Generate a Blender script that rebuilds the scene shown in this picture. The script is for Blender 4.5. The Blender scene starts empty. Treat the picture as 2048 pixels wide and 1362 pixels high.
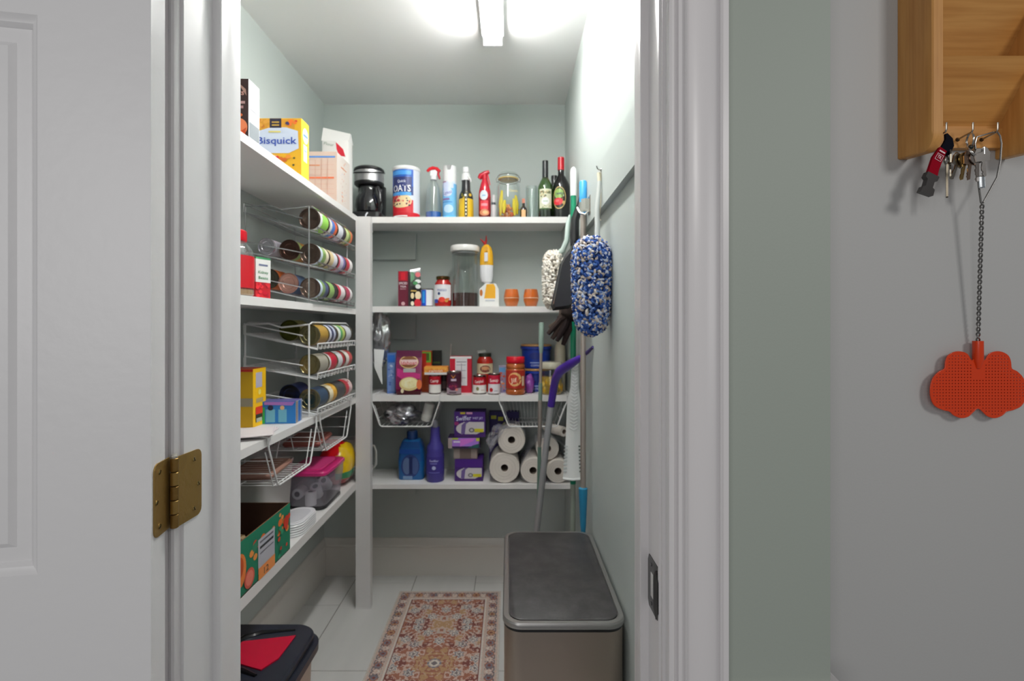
import bpy, math, random
from mathutils import Vector, Matrix, noise
PI = math.pi
S = bpy.context.scene
C = S.collection
EYE = 1.44                      # camera height; the camera looks along +Y from x=0, y=0

# ------------------------------------------------------------------ camera, world, exposure
cam = bpy.data.cameras.new('camera'); cam_o = bpy.data.objects.new('camera', cam); C.objects.link(cam_o)
cam_o.location = (0, 0, EYE); cam_o.rotation_euler = (PI/2, 0, 0)
cam.sensor_width = 36.0; cam.lens = 1000/2048*36
cam.shift_x = 6/2048; cam.shift_y = -26/2048
cam.clip_start = 0.05
cam.dof.use_dof = True; cam.dof.focus_distance = 0.92; cam.dof.aperture_fstop = 5.0
S.camera = cam_o
w = bpy.data.worlds.new('world'); S.world = w; w.use_nodes = True
w.node_tree.nodes['Background'].inputs[0].default_value = (.98, .985, 1, 1)
w.node_tree.nodes['Background'].inputs[1].default_value = 0.165
def area(name, loc, target, sx, sy, power, col=(1, 1, 1)):
    l = bpy.data.lights.new(name, 'AREA'); l.shape = 'RECTANGLE'; l.size = sx; l.size_y = sy; l.energy = power; l.color = col
    o = bpy.data.objects.new(name, l); C.objects.link(o); o.location = loc
    o.rotation_euler = (Vector(target)-Vector(loc)).to_track_quat('-Z', 'Y').to_euler(); return o
area('kitchen_light', (1.35, -.85, 2.30), (.2, 1.0, 1.3), .40, .40, 9.5, (1, .98, .95))
area('fill_light', (-1.0, -1.9, 1.9), (.1, .8, 1.2), 1.4, 1.4, 20, (1, .99, .98))  # added soft fill lamp behind the camera, brightens the door and its frame
S.view_settings.view_transform = 'Standard'; S.view_settings.look = 'None'
S.view_settings.gamma = 1; S.view_settings.use_curve_mapping = False
S.view_settings.exposure = 0.0
TUBE = 84.0

# ------------------------------------------------------------------ colours and materials
def lin(c):
    def f(v):
        v = v/255.0
        return v/12.92 if v <= .04045 else ((v+.055)/1.055)**2.4
    return (f(c[0]), f(c[1]), f(c[2]), 1.0)
MATS = {}
def base_mat(name, rough=.5, metal=0, coat=0, bump=0, bscale=80, spec=.5, ani=False):
    m = bpy.data.materials.new(name); m.use_nodes = True; nt = m.node_tree; b = nt.nodes['Principled BSDF']
    a = nt.nodes.new('ShaderNodeAttribute'); a.attribute_name = 'Col'
    nt.links.new(a.outputs['Color'], b.inputs['Base Color'])
    b.inputs['Roughness'].default_value = rough; b.inputs['Metallic'].default_value = metal
    b.inputs['Coat Weight'].default_value = coat; b.inputs['Specular IOR Level'].default_value = spec
    if bump:
        tc = nt.nodes.new('ShaderNodeTexCoord'); n = nt.nodes.new('ShaderNodeTexNoise'); n.inputs['Scale'].default_value = bscale
        n.inputs['Detail'].default_value = 3
        bp = nt.nodes.new('ShaderNodeBump'); bp.inputs['Strength'].default_value = bump; bp.inputs['Distance'].default_value = .002
        if ani:
            mp = nt.nodes.new('ShaderNodeMapping'); mp.inputs['Scale'].default_value = ani
            nt.links.new(tc.outputs['Object'], mp.inputs[0]); nt.links.new(mp.outputs[0], n.inputs[0])
        else: nt.links.new(tc.outputs['Object'], n.inputs[0])
        nt.links.new(n.outputs['Fac'], bp.inputs['Height']); nt.links.new(bp.outputs[0], b.inputs['Normal'])
    MATS[name] = m; return m
base_mat('card', .55, bump=.05, bscale=120)
base_mat('print', .42)
base_mat('plastic', .32, coat=.15)
base_mat('matte', .75, bump=.1, bscale=200)
base_mat('gloss', .12, coat=.5)
base_mat('foil', .22, metal=.85, bump=1.0, bscale=45)
base_mat('metal', .25, metal=1.0)
base_mat('brushed', .36, metal=.9, bump=.15, bscale=30, ani=(1, 1, 60))
base_mat('satin', .42, metal=.5, coat=.1)
base_mat('brass', .42, metal=.75, bump=.5, bscale=90)
base_mat('cloth', .95, bump=.4, bscale=300, spec=.1)
base_mat('wirecoat', .4)
base_mat('wall_paint', .55, bump=.10, bscale=260, spec=.35)
base_mat('trim_paint', .33, bump=.16, bscale=40, ani=(1, 1, .12), spec=.5)
base_mat('door_paint', .36, bump=.30, bscale=38, spec=.5)
base_mat('tile_glaze', .30, bump=.04, bscale=20)
base_mat('film', .15, coat=.4)
def glass_mat(name, tint, gloss_lo=.05, gloss_hi=.45, rough=.03, body=0.0):
    m = bpy.data.materials.new(name); m.use_nodes = True; nt = m.node_tree; nt.nodes.clear(); N = nt.nodes.new; L = nt.links.new
    o = N('ShaderNodeOutputMaterial'); t = N('ShaderNodeBsdfTransparent'); t.inputs[0].default_value = (*tint, 1)
    g = N('ShaderNodeBsdfGlossy'); g.inputs['Roughness'].default_value = rough; g.inputs[0].default_value = (.95, .97, 1, 1)
    lw = N('ShaderNodeLayerWeight'); lw.inputs[0].default_value = .35
    mr = N('ShaderNodeMapRange'); mr.inputs[3].default_value = gloss_lo; mr.inputs[4].default_value = gloss_hi
    L(lw.outputs['Facing'], mr.inputs[0]); mx = N('ShaderNodeMixShader'); L(mr.outputs[0], mx.inputs[0]); L(t.outputs[0], mx.inputs[1]); L(g.outputs[0], mx.inputs[2])
    out = mx.outputs[0]
    if body:
        d = N('ShaderNodeBsdfPrincipled'); a = N('ShaderNodeAttribute'); a.attribute_name = 'Col'; L(a.outputs[0], d.inputs['Base Color']); d.inputs['Roughness'].default_value = .3
        m2 = N('ShaderNodeMixShader'); m2.inputs[0].default_value = body; L(out, m2.inputs[1]); L(d.outputs[0], m2.inputs[2]); out = m2.outputs[0]
    L(out, o.inputs[0]); MATS[name] = m
glass_mat('glass', (.93, .96, .95))
glass_mat('green_glass', (.22, .42, .06), .06, .5)
glass_mat('amber_glass', (1, .62, .3), .06, .4, body=.55)
glass_mat('cling', (.86, .88, .92), .18, .7, .08, body=.18)
glass_mat('frosted', (.86, .86, .9), .05, .3, .2, body=.24)
def wood_mat():
    m = bpy.data.materials.new('oak'); m.use_nodes = True; nt = m.node_tree; b = nt.nodes['Principled BSDF']; N = nt.nodes.new; L = nt.links.new
    tc = N('ShaderNodeTexCoord'); mp = N('ShaderNodeMapping'); mp.inputs['Scale'].default_value = (5, 5, .9)
    L(tc.outputs['Object'], mp.inputs[0])
    n1 = N('ShaderNodeTexNoise'); n1.inputs['Scale'].default_value = 2.2; n1.inputs['Detail'].default_value = 6; n1.inputs['Distortion'].default_value = 1.2; L(mp.outputs[0], n1.inputs[0])
    mp2 = N('ShaderNodeMapping'); mp2.inputs['Scale'].default_value = (150, 150, 6); L(tc.outputs['Object'], mp2.inputs[0])
    n2 = N('ShaderNodeTexNoise'); n2.inputs['Scale'].default_value = 1.0; n2.inputs['Detail'].default_value = 3; L(mp2.outputs[0], n2.inputs[0])
    r = N('ShaderNodeValToRGB'); r.color_ramp.elements[0].position = .3; r.color_ramp.elements[0].color = lin((190, 130, 64)); r.color_ramp.elements[1].position = .7; r.color_ramp.elements[1].color = lin((218, 162, 92)); L(n1.outputs[0], r.inputs[0])
    r2 = N('ShaderNodeValToRGB'); r2.color_ramp.elements[0].position = .35; r2.color_ramp.elements[0].color = (.88, .85, .8, 1); r2.color_ramp.elements[1].position = .6; r2.color_ramp.elements[1].color = (1, 1, 1, 1); L(n2.outputs[0], r2.inputs[0])
    mu = N('ShaderNodeMix'); mu.data_type = 'RGBA'; mu.blend_type = 'MULTIPLY'; mu.inputs[0].default_value = 1; L(r.outputs[0], mu.inputs[6]); L(r2.outputs[0], mu.inputs[7])
    L(mu.outputs[2], b.inputs['Base Color']); b.inputs['Roughness'].default_value = .42; MATS['oak'] = m
    # same wood with its grain running sideways
    m2 = m.copy(); m2.name = 'oak_sideways'
    mps = [n for n in m2.node_tree.nodes if n.type == 'MAPPING']
    for n in mps:
        v = n.inputs['Scale'].default_value
        n.inputs['Scale'].default_value = (.9, 5, 9) if v[0] < 10 else (6, 150, 150)
    MATS['oak_sideways'] = m2
wood_mat()
def tube_mat():
    m = bpy.data.materials.new('lamp_tube'); m.use_nodes = True; b = m.node_tree.nodes['Principled BSDF']
    b.inputs['Emission Color'].default_value = (1, .99, .96, 1); b.inputs['Emission Strength'].default_value = TUBE; MATS['lamp_tube'] = m
tube_mat()

# ------------------------------------------------------------------ mesh builder (one colour per face, one finish per object)
class MB:
    def __init__(s, M=None): s.v = []; s.f = []; s.c = []; s.M = M or Matrix()
    def add(s, vs, fs, col):
        n = len(s.v); M = s.M
        s.v += [tuple(M @ Vector(p)) for p in vs]
        for i, f in enumerate(fs):
            s.f.append(tuple(n+k for k in f)); s.c.append(col[i] if isinstance(col, list) else col)
        return s
    def box(s, x0, x1, y0, y1, z0, z1, col):      # col may be a list: bottom, top, front(-y), right(+x), back, left
        return s.add([(x0, y0, z0), (x1, y0, z0), (x1, y1, z0), (x0, y1, z0), (x0, y0, z1), (x1, y0, z1), (x1, y1, z1), (x0, y1, z1)],
              [(0, 3, 2, 1), (4, 5, 6, 7), (0, 1, 5, 4), (1, 2, 6, 5), (2, 3, 7, 6), (3, 0, 4, 7)], col)
    def loft(s, rings, col, cap0=True, cap1=True, closed=True):
        n = len(rings[0]); vs = [p for r in rings for p in r]; fs = []; cs = []
        for k in range(len(rings)-1):
            for i in range(n if closed else n-1):
                j = (i+1) % n; fs.append((k*n+i, k*n+j, (k+1)*n+j, (k+1)*n+i)); cs.append(col[k] if isinstance(col, list) else col)
        if cap0: fs.append(tuple(range(n-1, -1, -1))); cs.append(col[0] if isinstance(col, list) else col)
        if cap1: fs.append(tuple(range((len(rings)-1)*n, len(rings)*n))); cs.append(col[-1] if isinstance(col, list) else col)
        return s.add(vs, fs, cs)
    def lathe(s, prof, col, n=20, cx=0, cy=0, sx=1, sy=1, cap0=True, cap1=True):
        rings = [[(cx+max(r, 1e-4)*sx*math.cos(2*PI*i/n), cy+max(r, 1e-4)*sy*math.sin(2*PI*i/n), z) for i in range(n)] for r, z in prof]
        return s.loft(rings, col, cap0, cap1)
    def rbox(s, w, d, z0, z1, col, r=.01, e=.003, seg=3, cx=0, cy=0, top=1.0):   # rounded-corner box
        def ring(z, ins, k=1.0):
            hw = w/2*k-ins; hd = d/2*k-ins; rr = max(r-ins, .0005); out = []
            for qx, qy, a0 in ((1, 1, 0), (-1, 1, PI/2), (-1, -1, PI), (1, -1, 3*PI/2)):
                for i in range(seg+1):
                    a = a0+PI/2*i/seg; out.append((cx+qx*(hw-rr)+rr*math.cos(a), cy+qy*(hd-rr)+rr*math.sin(a), z))
            return out
        return s.loft([ring(z0, e), ring(z0+e, 0), ring(z1-e, 0, top), ring(z1, e, top)], col)
    def tube(s, path, r, col, n=8, closed=False):
        P = [Vector(p) for p in path]; m = len(P); rings = []; up = None
        for i in range(m):
            a = P[i-1] if (i or closed) else P[0]; b = P[(i+1) % m] if (i < m-1 or closed) else P[-1]
            t = (b-a).normalized()
            if up is None: up = t.orthogonal().normalized()
            up = (up-t*up.dot(t)); up = up.normalized() if up.length > 1e-6 else t.orthogonal().normalized()
            sd = t.cross(up); rr = r[i] if isinstance(r, (list, tuple)) else r
            rings.append([tuple(P[i]+(up*math.cos(2*PI*k/n)+sd*math.sin(2*PI*k/n))*rr) for k in range(n)])
        if closed: rings.append(rings[0])
        return s.loft(rings, col, not closed, not closed)
    def prism(s, poly, axis, a, b, col):           # polygon (2d) extruded along axis from a to b
        def P(u, v, t): return {'z': (u, v, t), 'y': (u, t, v), 'x': (t, u, v)}[axis]
        return s.loft([[P(u, v, a) for u, v in poly], [P(u, v, b) for u, v in poly]], col)
    def ball(s, c, r, col, n=12, m=8, jit=0, seed=0, sq=1.0):
        rx, ry, rz = r if isinstance(r, (tuple, list)) else (r, r, r); rings = []
        for k in range(m+1):
            ph = -PI/2+PI*k/m; ring = []
            for i in range(n):
                a = 2*PI*i/n; d = Vector((math.cos(ph)*math.cos(a), math.cos(ph)*math.sin(a), math.sin(ph)))
                if sq != 1.0: d = Vector([math.copysign(abs(q)**sq, q) for q in d])
                q = 1+(noise.noise(d*1.9+Vector((seed*3.1, seed, 0)))*jit+noise.noise(d*4.5+Vector((seed, 7, seed)))*jit*.6 if jit else 0)
                if abs(ph) > PI/2-.001: d = Vector((0, 0, math.sin(ph)))
                ring.append((c[0]+d.x*rx*q, c[1]+d.y*ry*q, c[2]+d.z*rz*q))
            rings.append(ring)
        return s.loft(rings, col, False, False)
    def obj(s, name, finish='plastic', parent=None, sharp=35, **tags):
        me = bpy.data.meshes.new(name); me.from_pydata(s.v, [], s.f)
        at = me.attributes.new('Col', 'FLOAT_COLOR', 'CORNER'); buf = []; cache = {}
        for f, c in zip(s.f, s.c):
            l = cache.get(c) or cache.setdefault(c, lin(c)); buf.extend(l*len(f))
        at.data.foreach_set('color', buf)
        me.materials.append(MATS[finish]); me.shade_smooth(); me.set_sharp_from_angle(angle=math.radians(sharp))
        o = bpy.data.objects.new(name, me); C.objects.link(o)
        if parent: o.parent = parent
        for k, v in tags.items(): o[k] = v
        return o
def thing(name, label, cat, loc=(0, 0, 0), rz=0, group=None, rot=None):
    o = bpy.data.objects.new(name, None); C.objects.link(o); o.location = loc
    o.rotation_euler = rot or (0, 0, rz); o.empty_display_size = .05
    o['label'] = label; o['category'] = cat
    if group: o['group'] = group
    return o

# ------------------------------------------------------------------ print on flat and round faces
_txt = {}
def text_geo(s):
    if s not in _txt:
        cu = bpy.data.curves.new('lettering', 'FONT'); cu.body = s; cu.resolution_u = 2; cu.offset = .012
        o = bpy.data.objects.new('lettering', cu); C.objects.link(o); bpy.context.view_layer.update()
        ev = o.evaluated_get(bpy.context.evaluated_depsgraph_get()); me = ev.to_mesh()
        vs = [(v.co.x, v.co.y) for v in me.vertices]; fs = [tuple(p.vertices) for p in me.polygons]; ev.to_mesh_clear()
        bpy.data.objects.remove(o); bpy.data.curves.remove(cu)
        x0 = min(v[0] for v in vs); x1 = max(v[0] for v in vs)
        _txt[s] = ([(x-(x0+x1)/2, y-.35) for x, y in vs], fs, x1-x0)
    return _txt[s]
def plane(o, u, v):
    o = Vector(o); u = Vector(u); v = Vector(v); n = u.cross(v)
    return lambda a, b, h: tuple(o+u*a+v*b+n*h)
def cyl(r, turn=0.0, cx=0, cy=0):
    return lambda a, b, h: (cx+(r+h)*math.sin(a/r+turn), cy-(r+h)*math.cos(a/r+turn), b)
def boxface(w, d, h, which):
    if which == 'f': return plane((0, -d/2, h/2), (1, 0, 0), (0, 0, 1))
    if which == 'r': return plane((w/2, 0, h/2), (0, 1, 0), (0, 0, 1))
    if which == 'l': return plane((-w/2, 0, h/2), (0, -1, 0), (0, 0, 1))
    if which == 't': return plane((0, 0, h), (1, 0, 0), (0, 1, 0))
def art(parent, items, name='printed_label'):
    for srf, shapes in items:
        mb = MB(); h = .0006
        for sh in shapes:
            k = sh[0]; col = sh[-1]
            if k == 'r':
                u0, v0, u1, v1 = sh[1:5]; n = 8
                vs = [srf(u0+(u1-u0)*i/n, v, h) for v in (v0, v1) for i in range(n+1)]
                mb.add(vs, [(i, i+1, n+2+i, n+1+i) for i in range(n)], col)
            elif k == 'e':
                cu, cv, ru, rv = sh[1:5]; n = 20; vs = [srf(cu, cv, h)]; fs = []
                for q in (.5, 1):
                    vs += [srf(cu+ru*q*math.cos(2*PI*i/n), cv+rv*q*math.sin(2*PI*i/n), h) for i in range(n)]
                fs = [(0, 1+i, 1+(i+1) % n) for i in range(n)]+[(1+i, 1+n+i, 1+n+(i+1) % n, 1+(i+1) % n) for i in range(n)]
                mb.add(vs, fs, col)
            elif k == 'p':
                mb.add([srf(u, v, h) for u, v in sh[1]], [tuple(range(len(sh[1])))], col)
            elif k == 't':      # ('t', text, cu, cv, height, width, tilt, col)
                vs, fs, wd = text_geo(sh[1]); ht = sh[4]/.7; kx = sh[5]/wd if sh[5] else ht; ca, sa = math.cos(sh[6]), math.sin(sh[6])
                pts = [(x*kx, y*ht) for x, y in vs]
                mb.add([srf(sh[2]+x*ca-y*sa, sh[3]+x*sa+y*ca, h) for x, y in pts], fs, col)
            elif k == 'blobs':  # ('blobs', u0,v0,u1,v1, n, size, seed, [cols])
                rr = random.Random(sh[7])
                for _ in range(sh[5]):
                    cu = rr.uniform(sh[1], sh[3]); cv = rr.uniform(sh[2], sh[4]); r = sh[6]*rr.uniform(.6, 1.2); c2 = rr.choice(col)
                    mb.add([srf(cu+r*math.cos(2*PI*i/8), cv+r*.8*math.sin(2*PI*i/8), h) for i in range(8)], [tuple(range(8))], c2); h += .00001
            h += .00025
        mb.obj(name, 'print', parent, sharp=80)

# ------------------------------------------------------------------ reusable builders
def carton(name, label, cat, loc, w, d, h, cols, arts=(), rz=0, group=None, finish='card', rot=None, part='carton'):
    t = thing(name, label, cat, loc, rz, group, rot)
    mb = MB(); e = .0012
    b = MB(); b.box(-w/2, w/2, -d/2, d/2, 0, h, cols); b.obj(part, finish, t)
    if arts: art(t, [(boxface(w, d, h, k), sh) for k, sh in arts])
    return t
def round_thing(name, label, cat, loc, parts, arts=(), rz=0, group=None, rot=None, n=24):
    """parts: (part name, finish, profile [(r,z)], colour or list)"""
    t = thing(name, label, cat, loc, rz, group, rot)
    for pn, fin, prof, col in parts: MB().lathe(prof, col, n).obj(pn, fin, t)
    if arts: art(t, arts)
    return t
def can_parts(r, h, top=(190, 190, 192), body=(175, 175, 178)):
    return [('can_body', 'metal', [(r*.93, .0), (r, .002), (r*.985, .005), (r*.985, h-.005), (r, h-.002), (r*.97, h), (r*.93, h-.004), (r*.0, h-.004)], body)]
def can(name, label, loc, r, h, bands, arts=(), group=None, rot=None, rz=0, end=(150, 140, 135)):
    t = thing(name, label, 'can', loc, rz, group, rot)
    MB().lathe([(r*.0, .004), (r*.55, .004), (r*.6, .0025), (r*.9, .0025), (r*.94, .0), (r, .001), (r, .004), (r*.975, .006), (r*.975, h-.006), (r, h-.004), (r, h-.001), (r*.94, h), (r*.9, h-.003), (0, h-.003)], end, 24).obj('tin', 'metal', t)
    mb = MB(); rr = r*.985; z = .007; hh = h-.014; prof = [(rr, z)]; cols = []
    for frac, c in bands: z += hh*frac; prof.append((rr, z)); cols.append(c)
    mb.lathe(prof, cols, 24, cap0=False, cap1=False).obj('paper_label', 'print', t)
    if arts: art(t, [(cyl(rr), arts)])
    return t
# ================================================================== SETTING
XL, XR, YB, YF, HC = -1.0785, .3265, 2.915, 1.0, 2.74
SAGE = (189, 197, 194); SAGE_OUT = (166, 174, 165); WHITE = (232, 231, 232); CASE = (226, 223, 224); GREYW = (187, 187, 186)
st = dict(kind='structure')
def slab(name, x0, x1, y0, y1, z0, z1, col, fin='wall_paint', **k): return MB().box(x0, x1, y0, y1, z0, z1, col).obj(name, fin, **(k or st))
slab('wall_back', XL-.1, XR+.1, YB, YB+.1, 0, HC, SAGE)
slab('wall_left', XL-.1, XL, YF, YB, 0, HC, SAGE)
slab('wall_right', XR, XR+.1, YF, YB, 0, HC, SAGE)
slab('ceiling', XL-.1, XR+.1, YF-.02, YB+.1, HC, HC+.1, (238, 238, 238))
JL, JR = -.545, .257
fw = bpy.data.objects.new('wall_front', None); C.objects.link(fw); fw['kind'] = 'structure'
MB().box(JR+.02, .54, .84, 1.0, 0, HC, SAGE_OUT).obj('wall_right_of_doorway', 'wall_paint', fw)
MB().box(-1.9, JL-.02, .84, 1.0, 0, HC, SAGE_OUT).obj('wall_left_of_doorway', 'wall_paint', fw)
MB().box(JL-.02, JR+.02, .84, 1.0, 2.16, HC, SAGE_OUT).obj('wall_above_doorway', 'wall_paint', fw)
slab('wall_far_right', .54, 1.7, .93, 1.0, 0, HC, GREYW)
# jambs with door stop
def jamb(name, sg, xj):
    f = lambda a: xj+sg*a
    poly = [(f(0), .838), (f(0), .845), (f(-.003), .848), (f(-.003), .853), (f(0), .856), (f(0), .92), (f(-.014), .9205), (f(-.015), .9225), (f(-.015), .950), (f(-.013), .955), (f(-.013), .972), (f(-.011), .975), (f(0), .976), (f(0), 1.015), (f(.02), 1.015), (f(.02), .838)]
    if sg < 0: del poly[1:5]
    if sg > 0: poly = poly[::-1]
    MB().prism(poly, 'z', 0, 2.14, CASE if sg > 0 else WHITE).obj(name, 'trim_paint', sharp=25, **st)
jamb('trim_1', -1, JL); jamb('trim_2', 1, JR)
slab('trim_3', JL-.02, JR+.02, .838, 1.015, 2.14, 2.16, WHITE, 'trim_paint')
CP = [(.262, .84), (.262, .829), (.264, .824), (.268, .8225), (.272, .8235), (.274, .8275), (.277, .8275), (.2785, .821), (.2865, .8195), (.2875, .8145), (.2895, .8125), (.291, .8145), (.292, .821), (.300, .8245), (.312, .8262), (.325, .8250), (.336, .8215), (.3425, .8165), (.3435, .812), (.3455, .8105), (.3475, .812), (.3485, .8175), (.3595, .8175), (.360, .84)]
MB().prism(CP, 'z', 0, 2.22, CASE).obj('trim_4', 'trim_paint', sharp=25, **st)
MB().prism([(-.288-x, y) for x, y in CP][::-1], 'z', 0, 2.22, CASE).obj('trim_5', 'trim_paint', sharp=25, **st)
# chair rail at the foot of the green strip, returning round the outside corner
def rail_ring(x, y, dx):
    pr = [(.0, .846), (.010, .848), (.013, .842), (.022, .838), (.024, .826), (.016, .815), (.016, .76), (.0, .755)]
    return [(x+dx*d, y-d, z) for d, z in pr]
MB().loft([rail_ring(.361, .84, 0), rail_ring(.54, .84, 1), [(.54+(.84-p[1]), .93, p[2]) for p in rail_ring(.54, .84, 0)]], CASE).obj('trim_6', 'trim_paint', sharp=25, **st)
# baseboards
def bprof(z): return [(0, 0), (.016, 0), (.016, .165), (.021, .172), (.021, .182), (.014, .192), (.010, .205), (.006, .215), (0, .217)]
BBC = (222, 218, 212)
MB().loft([[(XL, YB-a, b) for a, b in bprof(0)], [(XR, YB-a, b) for a, b in bprof(0)]][::-1], BBC).obj('baseboard_back', 'trim_paint', sharp=25, **st)
MB().loft([[(XL+a, YF, b) for a, b in bprof(0)], [(XL+a, YB-.001, b) for a, b in bprof(0)]][::-1], BBC).obj('baseboard_left', 'trim_paint', sharp=25, **st)
MB().loft([[(XR-a, YF, b) for a, b in bprof(0)], [(XR-a, YB-.001, b) for a, b in bprof(0)]], BBC).obj('baseboard_right', 'trim_paint', sharp=25, **st)
# green boards fixed flat to the walls
slab('trim_7', XL+.001, -.541, YB-.022, YB, 1.834, 1.982, SAGE)
slab('trim_8', XL+.001, -.541, YB-.022, YB, 1.372, 1.516, SAGE)
slab('trim_9', XL+.001, -.541, YB-.022, YB, .47, .602, SAGE)
slab('trim_10', XR-.02, XR, YF+.001, YB-.001, 1.838, 1.992, SAGE)
# floor: grout slab with raised tiles
fl = MB().box(XL-.1, XR+.1, .84, YB+.1, -.03, -.0015, (122, 118, 113)).obj('floor', 'matte', **st)
def tile_mat():
    m = MATS['tile_glaze']; nt = m.node_tree; N = nt.nodes.new; L = nt.links.new; b = nt.nodes['Principled BSDF']
    tc = N('ShaderNodeTexCoord'); mp = N('ShaderNodeMapping'); mp.inputs['Scale'].default_value = (9, 1.6, 1); n = N('ShaderNodeTexNoise'); n.inputs['Scale'].default_value = 1; n.inputs['Detail'].default_value = 5
    L(tc.outputs['Object'], mp.inputs[0]); L(mp.outputs[0], n.inputs[0]); r = N('ShaderNodeValToRGB'); r.color_ramp.elements[0].position = .3; r.color_ramp.elements[0].color = lin((208, 207, 205)); r.color_ramp.elements[1].position = .7; r.color_ramp.elements[1].color = lin((218, 217, 215))
    L(n.outputs[0], r.inputs[0]); L(r.outputs[0], b.inputs['Base Color'])
tile_mat()
TW, TL, G = .344, .722, .0035
x0s = [-1.2225, -.8785, -.5345, -.1905, .1535]; offs = [2.595, 2.82, 2.595, 2.82, 2.595]
for xa, oy in zip(x0s, offs):
    y = oy-TL*3
    while y < YB:
        a, b_, c, d = max(xa, XL)+G/2, min(xa+TW, XR)-G/2, max(y, .86)+G/2, min(y+TL, YB)-G/2
        if b_-a > .02 and d-c > .02:
            MB().rbox(b_-a, d-c, -.004, 0, (205, 203, 199), .001, .0008, 1, (a+b_)/2, (c+d)/2).obj('tile', 'tile_glaze', fl)
        y += TL

# ------------------------------------------------------------------ open panel door, hinged at the left
A = Vector((-.5456, .762, 0)); DA = math.radians(11)
DM = Matrix.Translation(A) @ Matrix.Rotation(PI+DA, 4, 'Z')       # local x along the door away from the hinge, local -y is its back (towards the wall)
DM = Matrix(((-math.cos(DA), -math.sin(DA), 0, A.x), (-math.sin(DA), math.cos(DA), 0, A.y), (0, 0, 1, 0), (0, 0, 0, 1)))   # x: away from hinge, y: into the wall
dr = bpy.data.objects.new('door_1', None); C.objects.link(dr); dr['kind'] = 'structure'
def dpart(name, fn, fin='door_paint', parent=None, **k):
    m = MB(DM); fn(m); m.f = [f[::-1] for f in m.f]; return m.obj(name, fin, parent or dr, sharp=22, **k)
DW = WHITE
dpart('stile', lambda m: m.box(0, .149, 0, .044, .01, 2.03, DW))
dpart('stile', lambda m: m.box(.621, .77, 0, .044, .01, 2.03, DW))
dpart('rail', lambda m: m.box(.149, .621, 0, .044, 1.8986, 2.03, DW))
dpart('rail', lambda m: m.box(.149, .621, 0, .044, .88, 1.078, DW))
dpart('rail', lambda m: m.box(.149, .621, 0, .044, .01, .22, DW))
def panel(z0, z1):
    def fn(m):
        rs = []
        for i, dpt in ((0, 0), (.004, .004), (.009, .006), (.013, .011), (.014, .0135), (.033, .0115), (.034, .0105), (.040, .0045), (.046, .004)):
            iz = i*1.15
            rs.append([(.149+i, dpt, z0+iz), (.621-i, dpt, z0+iz), (.621-i, dpt, z1-iz), (.149+i, dpt, z1-iz)])
        m.loft(rs, DW, False, True); m.box(.149, .621, .030, .042, z0, z1, DW)
    return fn
dpart('raised_panel', panel(1.078, 1.8986)); dpart('raised_panel', panel(.22, .88))
# brass hinge
BR = (170, 138, 78); BR2 = (146, 114, 60)
hg = MB()
hz0, hz1 = 1.113, 1.228; PX, PY = -.5465, .8165
for k in range(5):
    a = hz0+(hz1-hz0)*k/5; b = hz0+(hz1-hz0)*(k+1)/5-.0012
    hg.lathe([(.0052, a), (.0062, a+.0008), (.0062, b-.0008), (.0052, b)], BR if k % 2 else BR2, 16, PX, PY)
hg.lathe([(.0045, hz1-.002), (.0045, hz1+.002), (.0055, hz1+.002), (.004, hz1+.005), (0, hz1+.006)], (200, 196, 186), 14, PX, PY)
ho = hg.obj('hinge', 'brass', dr)
def rleaf(y0, y1, z0, z1, r=.012):
    out = []
    for cy, cz, a0 in ((y1-r, z0+r, -PI/2), (y1-r, z1-r, 0)):
        for i in range(5):
            a = a0+PI/2*i/4; out.append((cy+r*math.cos(a), cz+r*math.sin(a)))
    return out+[(y0, z1), (y0, z0)]
MB().prism(rleaf(.822, .8835, hz0-.0, hz1), 'x', JL-.0005, JL+.0018, BR).obj('hinge_leaf', 'brass', ho)
m = MB(DM); m.prism([(-y, z) for y, z in rleaf(-.056, -.006, hz0, hz1)][::-1], 'x', -.0018, .0005, BR); m.obj('hinge_leaf', 'brass', ho)
def screw(M):
    m = MB(M); m.lathe([(.0042, 0), (.0042, .0006), (.003, .0013), (.0, .0014)], (190, 165, 110), 12); m.box(-.0035, .0035, -.0005, .0005, .0012, .0017, (70, 52, 24)); m.obj('screw', 'metal', ho)
for y, z in ((.862, 1.213), (.862, 1.128), (.874, 1.168)): screw(Matrix.Translation((JL+.0018, y, z)) @ Matrix.Rotation(PI/2, 4, 'Y') @ Matrix.Rotation(.6, 4, 'Z'))
for y, z in ((.022, 1.213), (.013, 1.168), (.022, 1.128)): screw(DM @ Matrix.Translation((-.0018, y, z)) @ Matrix.Rotation(-PI/2, 4, 'Y') @ Matrix.Rotation(.8, 4, 'Z'))
# dark strike plate let into the right jamb
sp = thing('strike_plate', 'black metal strike plate in the white doorway frame beside the bin', 'strike plate', (JR, .885, .981))
b = MB(); b.prism([(-.035, -.030), (-.022, -.047), (.028, -.047), (.034, -.038), (.034, .034), (.028, .046), (-.022, .046), (-.035, .026)][::-1], 'x', -.0016, .0005, (52, 52, 52)); b.obj('plate', 'plastic', sp)
MB().box(-.0024, -.0016, .000, .014, -.022, .020, (206, 204, 202)).obj('latch_hole', 'trim_paint', sp)
b = MB(); b.prism([(-.036, -.028), (-.024, -.044), (-.010, -.030), (-.010, .026), (-.024, .040), (-.036, .024)][::-1], 'x', -.0046, -.0010, (12, 12, 12)); b.obj('lip', 'plastic', sp)
for zz in (-.036, .034):
    m = MB(Matrix.Translation((-.0016, .012, zz)) @ Matrix.Rotation(-PI/2, 4, 'Y')); m.lathe([(.0035, 0), (.003, .001), (0, .0011)], (80, 80, 80), 12); m.obj('screw', 'metal', sp)

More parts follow.
